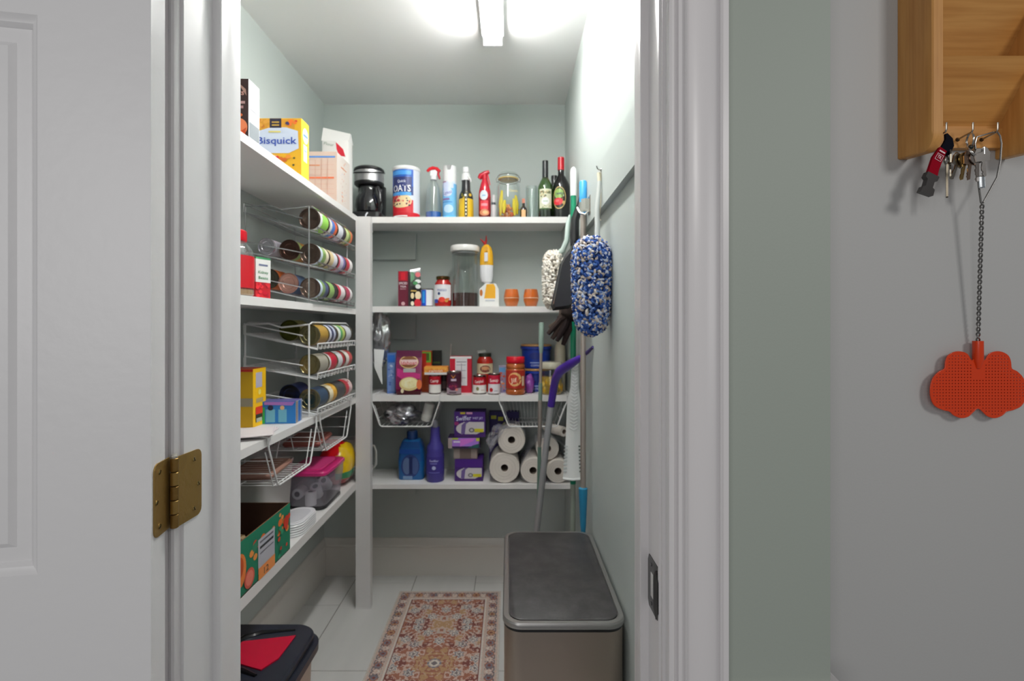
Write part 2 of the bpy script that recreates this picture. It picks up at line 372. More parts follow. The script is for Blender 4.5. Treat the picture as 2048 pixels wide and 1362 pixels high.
# ------------------------------------------------------------------ ceiling strip light
t = thing('strip_light', 'long white twin tube strip light on the pantry ceiling', 'ceiling light', (-.07, 1.62, HC))
MB().box(-.046, .046, -.56, .555, -.040, -.0005, (240, 240, 240)).obj('housing', 'plastic', t)
for sx in (-1, 1):
    MB(Matrix.Translation((sx*.022, 0, -.068)) @ Matrix.Rotation(PI/2, 4, 'X')).lathe([(.010, -.54), (.0125, -.535), (.0125, .535), (.010, .54)], (250, 250, 250), 16).obj('tube', 'lamp_tube', t)
for yy in (-.55, .545):
    MB().box(-.040, .040, yy-.006, yy+.006, -.082, -.040, (240, 240, 240)).obj('tube_holder', 'plastic', t)

# ------------------------------------------------------------------ shelving
SH = (236, 234, 233)
Z1, Z2, Z3, Z4 = 2.016, 1.55, 1.086, .622
def shelf(name, label, x0, x1, y0, y1, z, edge, th=.028):
    t = thing(name, label, 'shelf', (0, 0, z), 0, 'white painted pantry shelves')
    if edge == 'x':
        MB().box(x0, x1-.018, y0, y1, -.018, 0, SH).obj('board', 'trim_paint', t); MB().box(x1-.018, x1, y0, y1, -th, .0005, SH).obj('front_edge', 'trim_paint', t)
    else:
        MB().box(x0, x1, y0+.018, y1, -.018, 0, SH).obj('board', 'trim_paint', t); MB().box(x0, x1, y0, y0+.018, -th, .0005, SH).obj('front_edge', 'trim_paint', t)
XS = -.785; YS = 2.605
names = ['topmost', 'second highest', 'third highest', 'lowest']
under = [('holding a yellow mix box', 'under the bottles'), ('holding the chrome can rack', 'with coffee canister and amber tumblers'), ('holding the white can rack', 'crowded with cans and a peanut butter jar'), ('holding the green box', 'with paper towel rolls')]
LZ = [2.014, 1.535, 1.080, .645]
for i in range(4):
    shelf('shelf', f'{names[i]} white shelf along the left wall, {under[i][0]}', XL+.0005, XS, 1.03, YB-.0225, LZ[i], 'x', .027 if i < 3 else .036)
    shelf('shelf', f'{names[i]} white shelf across the back wall, {under[i][1]}', XS+.0005, XR-.0215 if i == 0 else XR-.001, YS, YB-.0225, (Z1, Z2, Z3, Z4)[i], 'y', .031 if i < 3 else .023)
t = thing('shelf_post', 'white square wooden post standing where the two shelf runs meet', 'post', (-.747, 2.578, 0))
MB().box(-.0375, .0375, -.02, .02, 0, 2.008, (226, 224, 224)).obj('post', 'trim_paint', t)
MB().box(-.0385, .0385, -.022, .02, 0, .006, (226, 224, 224)).obj('foot', 'trim_paint', t)
# ================================================================== GOODS ON THE BACK SHELVES
def X(px, d): return (px-1018)*d/1000
def ZZ(py, d): return EYE+(655-py)*d/1000
K = (24, 24, 28); W_ = (238, 238, 240)
# --- topmost back shelf
d = 2.68
# coffee maker
t = thing('coffee_maker', 'black coffee maker with steel band and glass carafe on the corner shelf', 'coffee maker', (X(737, 2.70), 2.72, Z1))
b = MB(); b.rbox(.165, .19, 0, .035, K, .03, .004, 4); b.obj('base', 'plastic', t)
b = MB(); b.rbox(.150, .075, .035, .20, K, .03, .002, 4, 0, .055); b.obj('back_column', 'plastic', t)
b = MB(); b.lathe([(.070, .188), (.078, .195), (.079, .205)], K, 28, 0, -.005); b.lathe([(.079, .262), (.082, .268), (.080, .278), (.070, .285), (.0, .288)], K, 28, 0, -.005); b.obj('lid', 'plastic', t)
b = MB(); b.lathe([(.0785, .204), (.0785, .263)], (190, 188, 190), 32, 0, -.005); b.obj('steel_band', 'brushed', t)
b = MB(); b.lathe([(.045, .037), (.068, .045), (.074, .075), (.070, .11), (.055, .145), (.046, .165), (.048, .178)], (30, 30, 34), 28, 0, -.012); cf = b.obj('carafe', 'gloss', t)
b = MB(); b.lathe([(.049, .176), (.046, .186), (0, .188)], K, 24, 0, -.012); b.obj('carafe_lid', 'plastic', cf)
b = MB(); b.tube([(.045, -.045, .170), (.065, -.075, .165), (.078, -.085, .135), (.080, -.082, .09), (.066, -.06, .06)], [.006, .009, .010, .009, .006], K, 10); b.obj('carafe_handle', 'plastic', cf)
b = MB(); b.tube([(.006, -.098, .006), (.010, -.0985, .018), (.018, -.0985, .028)], .004, (235, 238, 245), 8); b.obj('switch', 'gloss', t)
b = MB(); b.tube([(.082*math.cos(a), -.005+.082*math.sin(a), .262-.02*math.sin(-a)) for a in [i*2*PI/24 for i in range(24)]], .003, K, 6, True); b.obj('rim', 'plastic', t)
# oats canister
t = thing('oats_canister', 'round blue and red oats canister with cookie picture, white lid', 'canister', (X(813, 2.69), 2.69, Z1))
r = .071
b = MB(); b.lathe([(r-.001, 0), (r, .002), (r, .030), (r, .26)], [(20, 60, 120), (200, 20, 40), (225, 228, 238)], 36); b.obj('tub', 'card', t)
b = MB(); b.lathe([(r+.002, .258), (r+.003, .262), (r+.003, .272), (r, .276), (0, .277)], W_, 36); b.obj('lid', 'plastic', t)
art(t, [(cyl(r, -.16), [('r', -.085, .03, .062, .095, (202, 20, 40)), ('r', -.085, .165, .062, .255, (30, 90, 185)), ('r', -.085, .12, .062, .166, (28, 60, 130)), ('r', -.085, .085, -.0, .12, (190, 40, 60)),
    ('e', -.005, .088, .058, .036, (232, 208, 160)), ('blobs', -.05, .065, .045, .112, 11, .006, 4, [(30, 34, 48), (46, 44, 60)]), ('r', -.062, .118, .05, .134, (90, 170, 235)), ('e', -.006, .128, .055, .012, (60, 150, 225)),
    ('r', -.055, .135, .053, .215, (28, 40, 104)), ('t', 'OATS', -.002, .155, .034, .098, .0, (250, 250, 252)), ('t', 'Quick', .0, .192, .014, .045, 0, (225, 228, 240)), ('r', -.06, .225, .05, .248, (70, 150, 225)), ('r', -.05, .006, .03, .012, (240, 240, 244))])])
# clear spray bottle
t = thing('spray_bottle', 'clear spray bottle with red trigger and a little blue liquid', 'spray bottle', (X(867, 2.70), 2.70, Z1))
MB().lathe([(.036, 0), (.043, .004), (.044, .06), (.040, .11), (.036, .17), (.028, .20), (.016, .215), (.014, .226)], (255, 255, 255), 24, cap1=False).obj('bottle', 'glass', t)
MB().lathe([(.034, .002), (.0415, .006), (.0420, .043), (.0, .0435)], (10, 84, 170), 24).obj('blue_liquid', 'gloss', t)
MB().tube([(0, 0, .222), (0, 0, .01)], .002, (235, 235, 235), 6).obj('dip_tube', 'plastic', t)
b = MB(); b.lathe([(.018, .220), (.018, .240), (.014, .242)], W_, 18); b.prism([(-.016, .240), (.018, .240), (.022, .262), (.012, .272), (-.014, .268)], 'y', -.013, .013, W_); b.obj('spray_head', 'plastic', t)
b = MB(); b.tube([(-.034, 0, .266), (-.022, 0, .279), (-.004, 0, .285), (.018, 0, .280), (.034, 0, .266)], [.007, .009, .010, .010, .008], (214, 22, 38), 10); b.tube([(.026, 0, .268), (.026, 0, .250), (.034, 0, .226)], [.007, .006, .005], (190, 16, 34), 8); b.obj('trigger', 'plastic', t)
# aerosol
t = thing('aerosol_can', 'light blue disinfectant aerosol can with notched white cap', 'aerosol', (X(899.5, 2.69), 2.69, Z1))
b = MB(); b.lathe([(.036, 0), (.038, .003), (.038, .19), (.036, .203)], [(60, 140, 205), (120, 190, 238), (225, 232, 245)], 28); b.obj('can_body', 'plastic', t)
b = MB()
n = 28; rings = []
for z, rr in ((.203, .037), (.24, .036), (.0, .034)):
    rings.append([(rr*math.cos(2*PI*i/n), rr*math.sin(2*PI*i/n), z if z else (.288 if abs(math.cos(2*PI*i/n)) > .28 else .262)) for i in range(n)])
b.loft(rings, W_, False, True); b.obj('cap', 'plastic', t)
art(t, [(cyl(.038, -.12), [('r', -.036, .165, .03, .196, (205, 214, 242)), ('e', -.006, .145, .028, .026, (206, 216, 246)), ('t', 'Lysol', -.004, .142, .017, .046, .18, (92, 96, 170)), ('r', -.034, .102, .008, .110, (140, 92, 160)), ('r', -.036, .088, .022, .093, (70, 140, 210)), ('e', .002, .055, .026, .022, (190, 220, 246)), ('r', -.036, .196, -.01, .201, (170, 110, 160)), ('r', -.036, .0, .036, .018, (78, 180, 240))])])
# dark squeeze bottle with white spout
t = thing('polish_bottle', 'black and yellow bottle with tall white spray top, beside red air freshener', 'bottle', (X(932, 2.69), 2.69, Z1))
b = MB(); b.lathe([(.034, 0), (.040, .006), (.041, .05), (.039, .11), (.036, .135), (.024, .160), (.022, .20), (.022, .215)], [(36, 34, 28), (222, 178, 30), (225, 185, 40), (30, 28, 20), (26, 26, 24), (30, 30, 34), (30, 30, 34)], 26); b.obj('bottle', 'plastic', t)
b = MB(); b.lathe([(.026, .212), (.024, .222), (.022, .245), (.018, .252)], W_, 20); b.rbox(.032, .045, .250, .284, W_, .010, .005, 3); b.tube([(.012, -.02, .232), (.026, -.028, .214), (.028, -.026, .200)], .004, W_); b.obj('spray_top', 'plastic', t)
art(t, [(cyl(.0415), [('r', -.004, .012, .011, .112, (24, 22, 20))]+[('r', .000, .02+i*.019, .0065, .031+i*.019, (250, 240, 205)) for i in range(5)]+[('p', [(-.036, .085), (-.004, .112), (-.004, .122), (-.034, .098)], (206, 170, 60)), ('e', .0, .125, .006, .006, (250, 250, 245)), ('e', .026, .128, .008, .008, (220, 182, 60)), ('blobs', -.034, .120, .034, .145, 8, .005, 3, [(60, 64, 40), (120, 110, 40)])])])
# red air freshener
t = thing('air_freshener', 'red pear shaped air freshener bottle with swept red nozzle', 'air freshener', (X(969.5, 2.69), 2.69, Z1))
RD = (190, 18, 44)
b = MB(); b.lathe([(.030, 0), (.032, .003), (.033, .03), (.034, .12), (.032, .155), (.025, .185), (.016, .215), (.013, .23)], [(120, 90, 110), (110, 20, 30), (150, 14, 34), RD, RD, RD, RD], 26); b.obj('bottle', 'gloss', t)
b = MB(); b.tube([(-.030, 0, .225), (-.020, 0, .240), (.004, 0, .254), (.024, 0, .262)], [.011, .015, .013, .009], RD, 12); b.tube([(.0, 0, .226), (.0, 0, .245)], [.014, .015], RD, 12); b.tube([(.014, 0, .25), (.020, 0, .225), (.028, 0, .19)], [.004, .004, .003], (220, 60, 80), 8); b.obj('nozzle', 'plastic', t)
art(t, [(cyl(.0345), [('e', -.004, .128, .022, .026, (222, 232, 240)), ('r', -.012, .122, .006, .130, (150, 180, 210)), ('r', -.022, .052, .020, .100, (222, 50, 66)), ('r', -.018, .070, .016, .084, (246, 140, 150)), ('e', 0, .036, .026, .018, (206, 130, 96)), ('e', .004, .036, .014, .009, (236, 180, 130))])])
# little white bottle
round_thing('dropper_bottle', 'small white bottle half hidden left of the big clip top jar', 'bottle', (X(987, 2.76), 2.76, Z1), [('bottle', 'plastic', [(.016, 0), (.018, .004), (.018, .09), (.012, .10), (.011, .115)], [(225, 225, 228)]*3+[(60, 70, 80)]), ('cap', 'plastic', [(.013, .113), (.012, .150), (.006, .156), (0, .157)], (238, 238, 240))])
# big clip top jar
t = thing('clip_top_jar', 'large glass clip top jar holding orange and yellow dried fruit', 'jar', (X(1016.5, 2.70), 2.70, Z1))
MB().lathe([(.054, 0), (.062, .006), (.065, .02), (.065, .175), (.060, .195), (.052, .205), (.052, .222)], (255, 255, 255), 30, cap1=False).obj('glass_jar', 'glass', t)
MB().lathe([(.055, .224), (.057, .23), (.054, .245), (.044, .256), (.0, .262)], (255, 255, 255), 30).obj('glass_lid', 'glass', t)
b = MB(); b.lathe([(.052, .219), (.056, .221), (.056, .225), (.052, .227)], (206, 178, 110), 30); b.obj('seal', 'plastic', t)
b = MB(); b.tube([(.0545*math.cos(i*PI/12), .0545*math.sin(i*PI/12), .212) for i in range(24)], .0016, (190, 190, 192), 6, True); b.tube([(.0575*math.cos(i*PI/12), .0575*math.sin(i*PI/12), .238) for i in range(24)], .0016, (190, 190, 192), 6, True)
for sx in (-1, 1): b.tube([(sx*.0575, 0, .238), (sx*.066, 0, .225), (sx*.062, -.006, .205), (sx*.0555, 0, .212)], .002, (190, 190, 192), 6)
b.obj('wire_clip', 'metal', t)
rr = random.Random(5); b = MB()
for i in range(70):
    a = rr.uniform(0, 2*PI); q = rr.uniform(0, .052); z = .008+rr.random()**1.3*.075
    c = Vector((q*math.cos(a), q*math.sin(a), z)); dv = Vector((rr.uniform(-1, 1), rr.uniform(-1, 1), rr.uniform(-.6, .6))).normalized()*.010
    b.tube([tuple(c-dv), tuple(c+Vector((0, 0, .003))), tuple(c+dv)], [.003, .005, .003], rr.choice([(238, 130, 50), (228, 96, 40), (246, 170, 90), (236, 150, 70)]), 6)
b.obj('dried_fruit', 'matte', t, kind='stuff')
b = MB()
for a, z0, z1 in ((-2.4, .02, .155), (-.55, .03, .13), (-.9, .02, .11), (-2.0, .03, .10)):
    b.tube([(.056*math.cos(a), .056*math.sin(a), z0), (.053*math.cos(a), .053*math.sin(a), (z0+z1)/2), (.046*math.cos(a), .046*math.sin(a), z1)], [.005, .012, .006], (230, 205, 40), 8)
b.obj('lemon_peel', 'matte', t)
art(t, [(cyl(.0655, .2), [('t', 'Cannella', .018, .148, .012, .05, .05, (232, 214, 150))])], 'gilt_lettering')
# mini bottle
round_thing('miniature_bottle', 'tiny dark bottle with pale label between jar and glass vase', 'bottle', (X(1047, 2.66), 2.66, Z1), [('bottle', 'gloss', [(.017, 0), (.019, .003), (.019, .052), (.010, .066), (.007, .07), (.007, .09)], (34, 20, 16)), ('cap', 'plastic', [(.008, .085), (.008, .108), (0, .109)], (206, 130, 110))], [(cyl(.0192), [('r', -.012, .006, .012, .046, (226, 180, 130))])], n=18)
# glass vase
t = thing('glass_vase', 'tall straight clear glass vase left of the green wine bottle', 'vase', (X(1063, 2.72), 2.72, Z1))
MB().lathe([(.030, 0), (.032, .003), (.032, .19), (.030, .19), (.029, .01), (0, .01)], (255, 255, 255), 24, cap1=False).obj('glass', 'glass', t)
# wine bottles
def wine(name, label, px, dd, h, r, col, fin, cap, arts, capz=.78, gl=None):
    t = thing(name, label, 'bottle', (X(px, dd), dd, Z1), 0)
    MB().lathe([(r*.85, 0), (r, .006), (r, h*.52), (r*.93, h*.58), (r*.65, h*.66), (r*.38, h*.72), (r*.35, h*.80), (r*.35, h-.004), (r*.40, h-.003), (r*.38, h)], col, 30).obj('bottle', fin, t)
    MB().lathe([(r*.40, h*capz), (r*.40, h+.001), (r*.3, h+.003), (0, h+.003)], cap, 24).obj('capsule', 'plastic', t)
    if arts: art(t, [(cyl(r+.0003, -.05), arts)])
    return t
gt = wine('wine_bottle', 'green wine bottle with pale picture label and dark capsule', 1090.5, 2.69, .318, .040, (40, 70, 10), 'green_glass', (30, 34, 36),
     [('r', -.034, .058, .036, .160, (222, 222, 196)), ('r', -.030, .135, .030, .150, (120, 124, 90)), ('blobs', -.028, .118, .028, .150, 14, .006, 8, [(90, 96, 60), (206, 196, 150), (232, 224, 190), (150, 120, 80)]), ('e', 0, .095, .022, .020, (244, 244, 240)), ('r', -.012, .090, .012, .098, (190, 206, 190)), ('blobs', -.028, .062, .028, .072, 8, .004, 2, [(120, 130, 90), (200, 200, 160)])], .72)
MB().lathe([(.034, .001), (.037, .006), (.037, .050), (0, .051)], (40, 42, 10), 26).obj('wine', 'gloss', gt)
wine('wine_bottle', 'black wine bottle with red capsule and oval apple label', 1122, 2.69, .336, .045, (14, 13, 15), 'gloss', (200, 24, 40),
     [('e', -.012, .112, .037, .060, (196, 172, 110)), ('e', -.012, .112, .033, .055, (40, 40, 30)), ('e', -.014, .134, .026, .026, (140, 176, 90)), ('p', [(-.03, .112), (.012, .118), (.014, .128), (-.03, .122)], (232, 232, 226)), ('t', 'Pomona', -.010, .135, .014, .040, .1, (70, 76, 96)), ('e', -.018, .092, .026, .020, (214, 36, 50)), ('e', -.022, .096, .010, .007, (238, 110, 110)), ('e', .012, .085, .008, .010, (200, 170, 110))], .80)
round_thing('dark_bottle', 'small black bottle standing hidden between the two wine bottles', 'bottle', (X(1108.5, 2.80), 2.80, Z1), [('bottle', 'gloss', [(.028, 0), (.030, .004), (.030, .17), (.018, .21), (.016, .25)], (22, 22, 24)), ('cap', 'plastic', [(.017, .245), (.017, .272), (0, .273)], (36, 36, 38))])

# --- second back shelf
carton('spice_box', 'narrow burgundy box with bright red top panel, leftmost beside the post', 'box', (X(806, 2.70), 2.73, Z2), .055, .05, .195, (104, 16, 44),
       [('f', [('r', -.024, .045, .024, .096, (176, 14, 38)), ('r', -.012, .05, .012, .09, (206, 20, 44)), ('t', 'SPICED', 0, .032, .012, .046, 0, (240, 226, 230)), ('t', 'TEA', 0, .014, .010, .034, 0, (240, 226, 230)), ('t', 'BLEND', 0, .001, .006, .03, 0, (210, 170, 180)), ('e', 0, -.078, .010, .010, (214, 170, 176))]), ('r', [('r', -.022, -.09, .022, .09, (80, 12, 34))])])
t = thing('snack_pouch', 'slim dark pouch with red green and cream pictures, right of burgundy box', 'pouch', (X(831, 2.70), 2.70, Z2), .25)
b = MB(); b.loft([[(-.028, -.018, 0), (.028, -.018, 0), (.028, .018, 0), (-.028, .018, 0)], [(-.030, -.022, .04), (.030, -.022, .04), (.030, .022, .04), (-.030, .022, .04)], [(-.029, -.016, .14), (.029, -.016, .14), (.029, .016, .14), (-.029, .016, .14)], [(-.030, -.002, .20), (.026, -.002, .212), (.026, .002, .212), (-.030, .002, .20)]], (30, 26, 26)); b.obj('pouch', 'film', t)
art(t, [(lambda a, b_, h: (a, -.0232-h+(max(0, min(b_, .14)-.04)*.06+max(0, b_-.14)*.23), b_), [('e', .012, .175, .014, .014, (190, 30, 44)), ('p', [(-.026, .13), (-.006, .15), (-.008, .185), (-.026, .19)], (40, 110, 60)), ('e', .012, .138, .016, .010, (236, 240, 238)), ('e', -.002, .128, .013, .010, (60, 140, 80)), ('e', .012, .11, .014, .012, (232, 236, 232)), ('e', .012, .062, .016, .022, (232, 214, 176)), ('e', -.018, .06, .009, .016, (226, 206, 160)), ('e', .010, .022, .018, .022, (196, 24, 46)), ('e', -.018, .018, .009, .012, (236, 226, 200)), ('r', -.026, .082, .004, .09, (180, 150, 70))])])
can('soda_can', 'small blue and white can left of the red sauce jar', (X(854.5, 2.69), 2.69, Z2), .033, .098, [(1, (236, 238, 244))], [('r', -.034, .006, -.001, .090, (20, 80, 205)), ('r', -.024, .020, -.008, .084, (50, 160, 240))])
t = round_thing('sauce_jar', 'tomato sauce jar with white band label on second back shelf', 'jar', (X(886, 2.69), 2.69, Z2), [('jar', 'gloss', [(.036, 0), (.044, .006), (.046, .02), (.046, .105), (.044, .125), (.034, .142), (.031, .150)], (168, 24, 22)), ('lid', 'metal', [(.036, .146), (.037, .150), (.037, .162), (.033, .165), (0, .166)], (110, 84, 50))],
    [(cyl(.0464), [('r', -.055, .036, .055, .118, (234, 234, 238)), ('t', 'PREGO', .0, .088, .011, .05, 0, (90, 110, 170)), ('e', -.016, .070, .007, .008, (50, 70, 120)), ('e', .0, .038, .018, .014, (220, 60, 44)), ('r', -.05, .02, -.022, .040, (30, 60, 160)), ('blobs', .018, .028, .045, .05, 6, .008, 3, [(230, 120, 50), (206, 150, 70), (210, 50, 40)])])])
t = thing('coffee_canister', 'tall clear canister with white lid, quarter full of coffee', 'canister', (X(930, 2.71), 2.71, Z2))
MB().lathe([(.066, 0), (.069, .004), (.069, .285), (.072, .290), (.072, .296)], (255, 255, 255), 32, cap1=False).obj('clear_jar', 'glass', t)
MB().lathe([(.065, .003), (.0665, .006), (.0668, .075), (.050, .071), (.02, .069), (0, .070)], (62, 38, 34), 32).obj('coffee', 'matte', t)
MB().lathe([(.070, .296), (.077, .299), (.079, .305), (.079, .322), (.075, .330), (0, .331)], (234, 232, 230), 32).obj('lid', 'plastic', t)
MB().lathe([(.0705, .286), (.0705, .294)], (120, 120, 122), 32).obj('seal', 'plastic', t)
t = thing('snack_box', 'low white box with yellow square front, under a yellow tube bag', 'box', (X(978.5, 2.69), 2.71, Z2))
b = MB(); b.prism([(-.052, 0), (.052, 0), (.052, .095), (.036, .125), (-.020, .125), (-.052, .095)], 'y', -.045, .045, (234, 234, 232)); b.obj('carton', 'card', t)
art(t, [(plane((0, -.045, 0), (1, 0, 0), (0, 0, 1)), [('p', [(-.026, .045), (.034, .045), (.034, .104), (.024, .123), (-.014, .12)], (230, 168, 26)), ('r', -.02, .03, .03, .036, (190, 196, 206)), ('e', -.042, .075, .008, .018, (190, 110, 40))])])
t = thing('bread_tube', 'upright yellow and white plastic bag tied with red twist', 'bag', (X(973, 2.70), 2.705, Z2+.1255))
b = MB(); prof = [(.016, .002), (.030, .012), (.036, .04), (.037, .10), (.036, .155), (.028, .195), (.012, .212)]
b.lathe(prof, [(232, 232, 236)]*3+[(232, 174, 30)]*3, 18, sy=.7); b.obj('bag', 'film', t)
art(t, [(cyl(.037), [('r', -.010, .118, .008, .165, (226, 226, 232)), ('e', 0, .185, .010, .012, (210, 150, 30))])])
b = MB(); b.tube([(-.004, 0, .205), (-.012, 0, .222), (-.034, -.004, .244)], [.008, .006, .002], (178, 20, 30)); b.tube([(-.008, 0, .215), (-.002, 0, .235), (-.001, 0, .262)], [.008, .006, .002], (184, 24, 32)); b.obj('red_tie', 'plastic', t)
for px, nm in ((1023, 'amber barrel shaped glass tumbler nearer the coffee canister'), (1062, 'amber barrel shaped glass tumbler nearer the mops')):
    t = thing('amber_tumbler', nm, 'tumbler', (X(px, 2.68), 2.68, Z2), 0, 'amber tumblers')
    MB().lathe([(.026, 0), (.030, .004), (.040, .035), (.041, .055), (.036, .082), (.033, .094), (.031, .094), (.038, .055), (.036, .035), (.026, .008), (0, .008)], (226, 128, 52), 26, cap1=False).obj('bowl', 'amber_glass', t)
    MB().tube([(.0412*math.cos(i*PI/12), .0412*math.sin(i*PI/12), .047) for i in range(24)], .0015, (240, 225, 200), 6, True).obj('pale_band', 'gloss', t)
    MB().lathe([(.024, .009), (.036, .036), (.0375, .050), (0, .051)], (250, 130, 30), 22).obj('candle_wax', 'matte', t)

# --- third back shelf
def blob(name, label, cat, loc, r, col, fin, jit, seed, n=24, m=16, rz=0, part='body', sq=1.0, rot=None):
    t = thing(name, label, cat, loc, rz, None, rot); MB().ball((0, 0, r[2]), r, col, n, m, jit, seed, sq).obj(part, fin, t, sharp=80); return t
t = blob('foil_bag', 'tall crumpled silver foil bag with white panel beside the post', 'bag', (X(760, 2.72), 2.725, Z3+.150), (.052, .046, .142), (206, 206, 210), 'foil', .38, 3, 36, 28, part='foil')
b = MB(); b.loft([[(.020, -.060, -.09), (.028, -.060, -.10)], [(-.012, -.070, -.01), (.026, -.068, -.01)], [(-.018, -.062, .09), (.036, -.056, .085)]], (240, 240, 240), False, False, False); b.obj('white_panel', 'card', t)
carton('blue_box', 'slim pale blue box squeezed between foil bag and magenta pouch', 'box', (X(782, 2.70), 2.73, Z3), .045, .09, .215, (90, 124, 190), [('f', [('r', -.018, -.095, .018, .055, (120, 150, 206)), ('r', -.018, .06, .018, .098, (30, 100, 190)), ('blobs', -.014, -.08, .014, .05, 14, .006, 3, [(200, 214, 236), (80, 110, 180), (160, 180, 220)])])], rz=.12)
# magenta pouch
t = thing('potato_pouch', 'magenta pouch with oval badge and bowl of mashed potato picture', 'pouch', (X(819, 2.66), 2.655, Z3), .06)
MG = (128, 26, 82)
b = MB(); b.loft([[(-.062, -.026, 0), (.062, -.026, 0), (.062, .026, 0), (-.062, .026, 0)], [(-.066, -.030, .03), (.066, -.030, .03), (.066, .030, .03), (-.066, .030, .03)], [(-.067, -.022, .12), (.067, -.022, .12), (.067, .022, .12), (-.067, .022, .12)], [(-.067, -.003, .212), (.067, -.003, .212), (.067, .003, .212), (-.067, .003, .212)], [(-.067, -.002, .232), (.067, -.002, .232), (.067, .002, .232), (-.067, .002, .232)]], [(96, 14, 50), MG, MG, (90, 14, 56)]); b.obj('pouch', 'film', t)
def pf(a, b_, h):
    y = .030 if b_ < .03 else .030-.008*(b_-.03)/.09 if b_ < .12 else .022-.019*(b_-.12)/.092 if b_ < .212 else .003
    return (a, -y-.0012-h, b_)
art(t, [(pf, [('r', -.064, .195, .064, .231, (92, 14, 62)), ('p', [(-.06, .10), (-.03, .08), (.06, .085), (.06, .11), (-.02, .125), (-.06, .14)], (190, 40, 120)), ('e', 0, .172, .050, .034, (226, 200, 130)), ('e', 0, .172, .046, .030, (120, 70, 30)), ('r', -.046, .158, .046, .184, (226, 196, 196)), ('t', 'Idahoan', 0, .167, .018, .084, .03, (190, 30, 40)), ('r', -.028, .118, .036, .138, (176, 176, 176)), ('e', .004, .058, .052, .036, (226, 204, 140)), ('e', .004, .062, .042, .028, (244, 234, 182)), ('blobs', -.03, .048, .035, .08, 12, .007, 3, [(236, 222, 160), (250, 244, 206)]), ('r', -.060, .004, .06, .020, (70, 10, 24)), ('e', -.032, .022, .008, .012, (240, 224, 190)), ('e', .056, .055, .014, .026, (222, 110, 60))])])
carton('rice_box', 'orange and green box behind the magenta pouch', 'box', (X(853, 2.76), 2.76, Z3), .058, .04, .225, (196, 78, 30), [('f', [('r', -.02, .05, .028, .108, (110, 170, 50)), ('r', -.010, .06, .018, .10, (60, 90, 30)), ('r', -.028, -.1, .02, .0, (206, 90, 30)), ('r', -.028, .0, .002, .10, (180, 40, 24))])])
carton('dark_box', 'dark green box standing behind the orange gelatin packet', 'box', (X(874, 2.82), 2.82, Z3), .05, .035, .225, (24, 30, 26), [('f', [('r', -.02, .04, .02, .05, (70, 90, 40)), ('r', -.015, -.02, .015, .0, (60, 60, 30))])])
RC = (176, 14, 34)
def soup(label, px, dd, z, word, extra=(), h=.102, bands=None, turn=0, r=.0335):
    return can('soup_can', label, (X(px, dd), dd, z), r, h, bands or [(.5, (236, 234, 230)), (.5, RC)], [('t', word, .0, h*.70, h*.15, .048, .08, (250, 246, 244))]+list(extra))
soup('red and white soup can under the flat orange packet', 870, 2.68, Z3, 'Camp')
can('bean_can', 'black can behind and right of the soup can under the orange packet', (X(888, 2.77), 2.77, Z3), .034, .11, [(1, (44, 30, 34))], [('r', -.02, .02, .02, .06, (90, 70, 70))])
carton('gelatin_packet', 'flat orange and white packet lying on the soup can', 'packet', (X(873, 2.69), 2.70, Z3+.1025), .125, .09, .042, (232, 150, 60), [('f', [('r', -.06, -.02, .06, -.008, (226, 226, 230)), ('r', -.06, .008, .06, .02, (240, 170, 70)), ('blobs', -.055, -.006, .055, .010, 16, .006, 5, [(226, 110, 40), (246, 190, 90), (236, 140, 50)]), ('t', 'ramen', .0, .001, .012, .07, .04, (250, 236, 220))])], rz=.03)
can('chutney_can', 'small dark purple can with fruit picture at the shelf edge', (X(908, 2.64), 2.642, Z3), .039, .122, [(.28, (178, 160, 172)), (.72, (66, 22, 46))],
    [('p', [(-.012, .106), (.012, .106), (0, .088)], (226, 140, 30)), ('r', -.012, .075, .016, .086, (206, 190, 210)), ('e', .0, .046, .026, .020, (90, 20, 60)), ('blobs', -.02, .034, .022, .058, 12, .006, 3, [(60, 10, 44), (120, 30, 80), (150, 40, 70)]), ('e', .018, .03, .008, .007, (226, 140, 130)), ('r', -.022, .012, .015, .018, (100, 80, 96))])
carton('cereal_box', 'red box with white nutrition panel behind the dark purple can', 'box', (X(922, 2.73), 2.74, Z3), .118, .05, .198, (186, 10, 44), [('f', [('r', -.030, -.060, .035, .092, (228, 226, 230)), ('r', -.024, .066, .030, .070, (120, 110, 130)), ('r', -.024, .05, .028, .053, (150, 145, 160)), ('r', -.024, .02, .028, .023, (150, 145, 160)), ('r', .002, -.04, .006, .06, (160, 150, 165)), ('r', -.024, -.02, .028, -.017, (150, 145, 160)), ('r', -.058, .086, .058, .098, (236, 232, 234))])])
t = thing('drinking_straw', 'thin white stick standing up behind the red box', 'straw', (X(900, 2.83), 2.83, Z3)); MB().tube([(0, 0, 0), (.004, 0, .25)], .004, (200, 200, 196)).obj('stick', 'plastic', t)
MB().tube([(.004, 0, .25), (.006, 0, .262)], .0055, (206, 206, 202)).obj('tip', 'plastic', t)
round_thing('salsa_jar', 'salsa jar with cream label and dark lid behind the soup cans', 'jar', (X(970, 2.79), 2.79, Z3), [('jar', 'gloss', [(.04, 0), (.046, .006), (.046, .17), (.034, .19), (.032, .195)], (170, 30, 16)), ('lid', 'plastic', [(.036, .193), (.036, .212), (0, .213)], (38, 44, 34))],
    [(cyl(.0464), [('r', -.055, .10, .055, .155, (226, 214, 176)), ('e', .004, .126, .030, .020, (120, 50, 40)), ('e', .004, .130, .022, .010, (206, 150, 110))])])
t = carton('paper_slip', 'small white paper slip lying on the salsa jar lid', 'paper slip', (X(963, 2.79), 2.79, Z3+.2135), .045, .03, .012, (190, 192, 188), rot=(.1, -.15, .2))
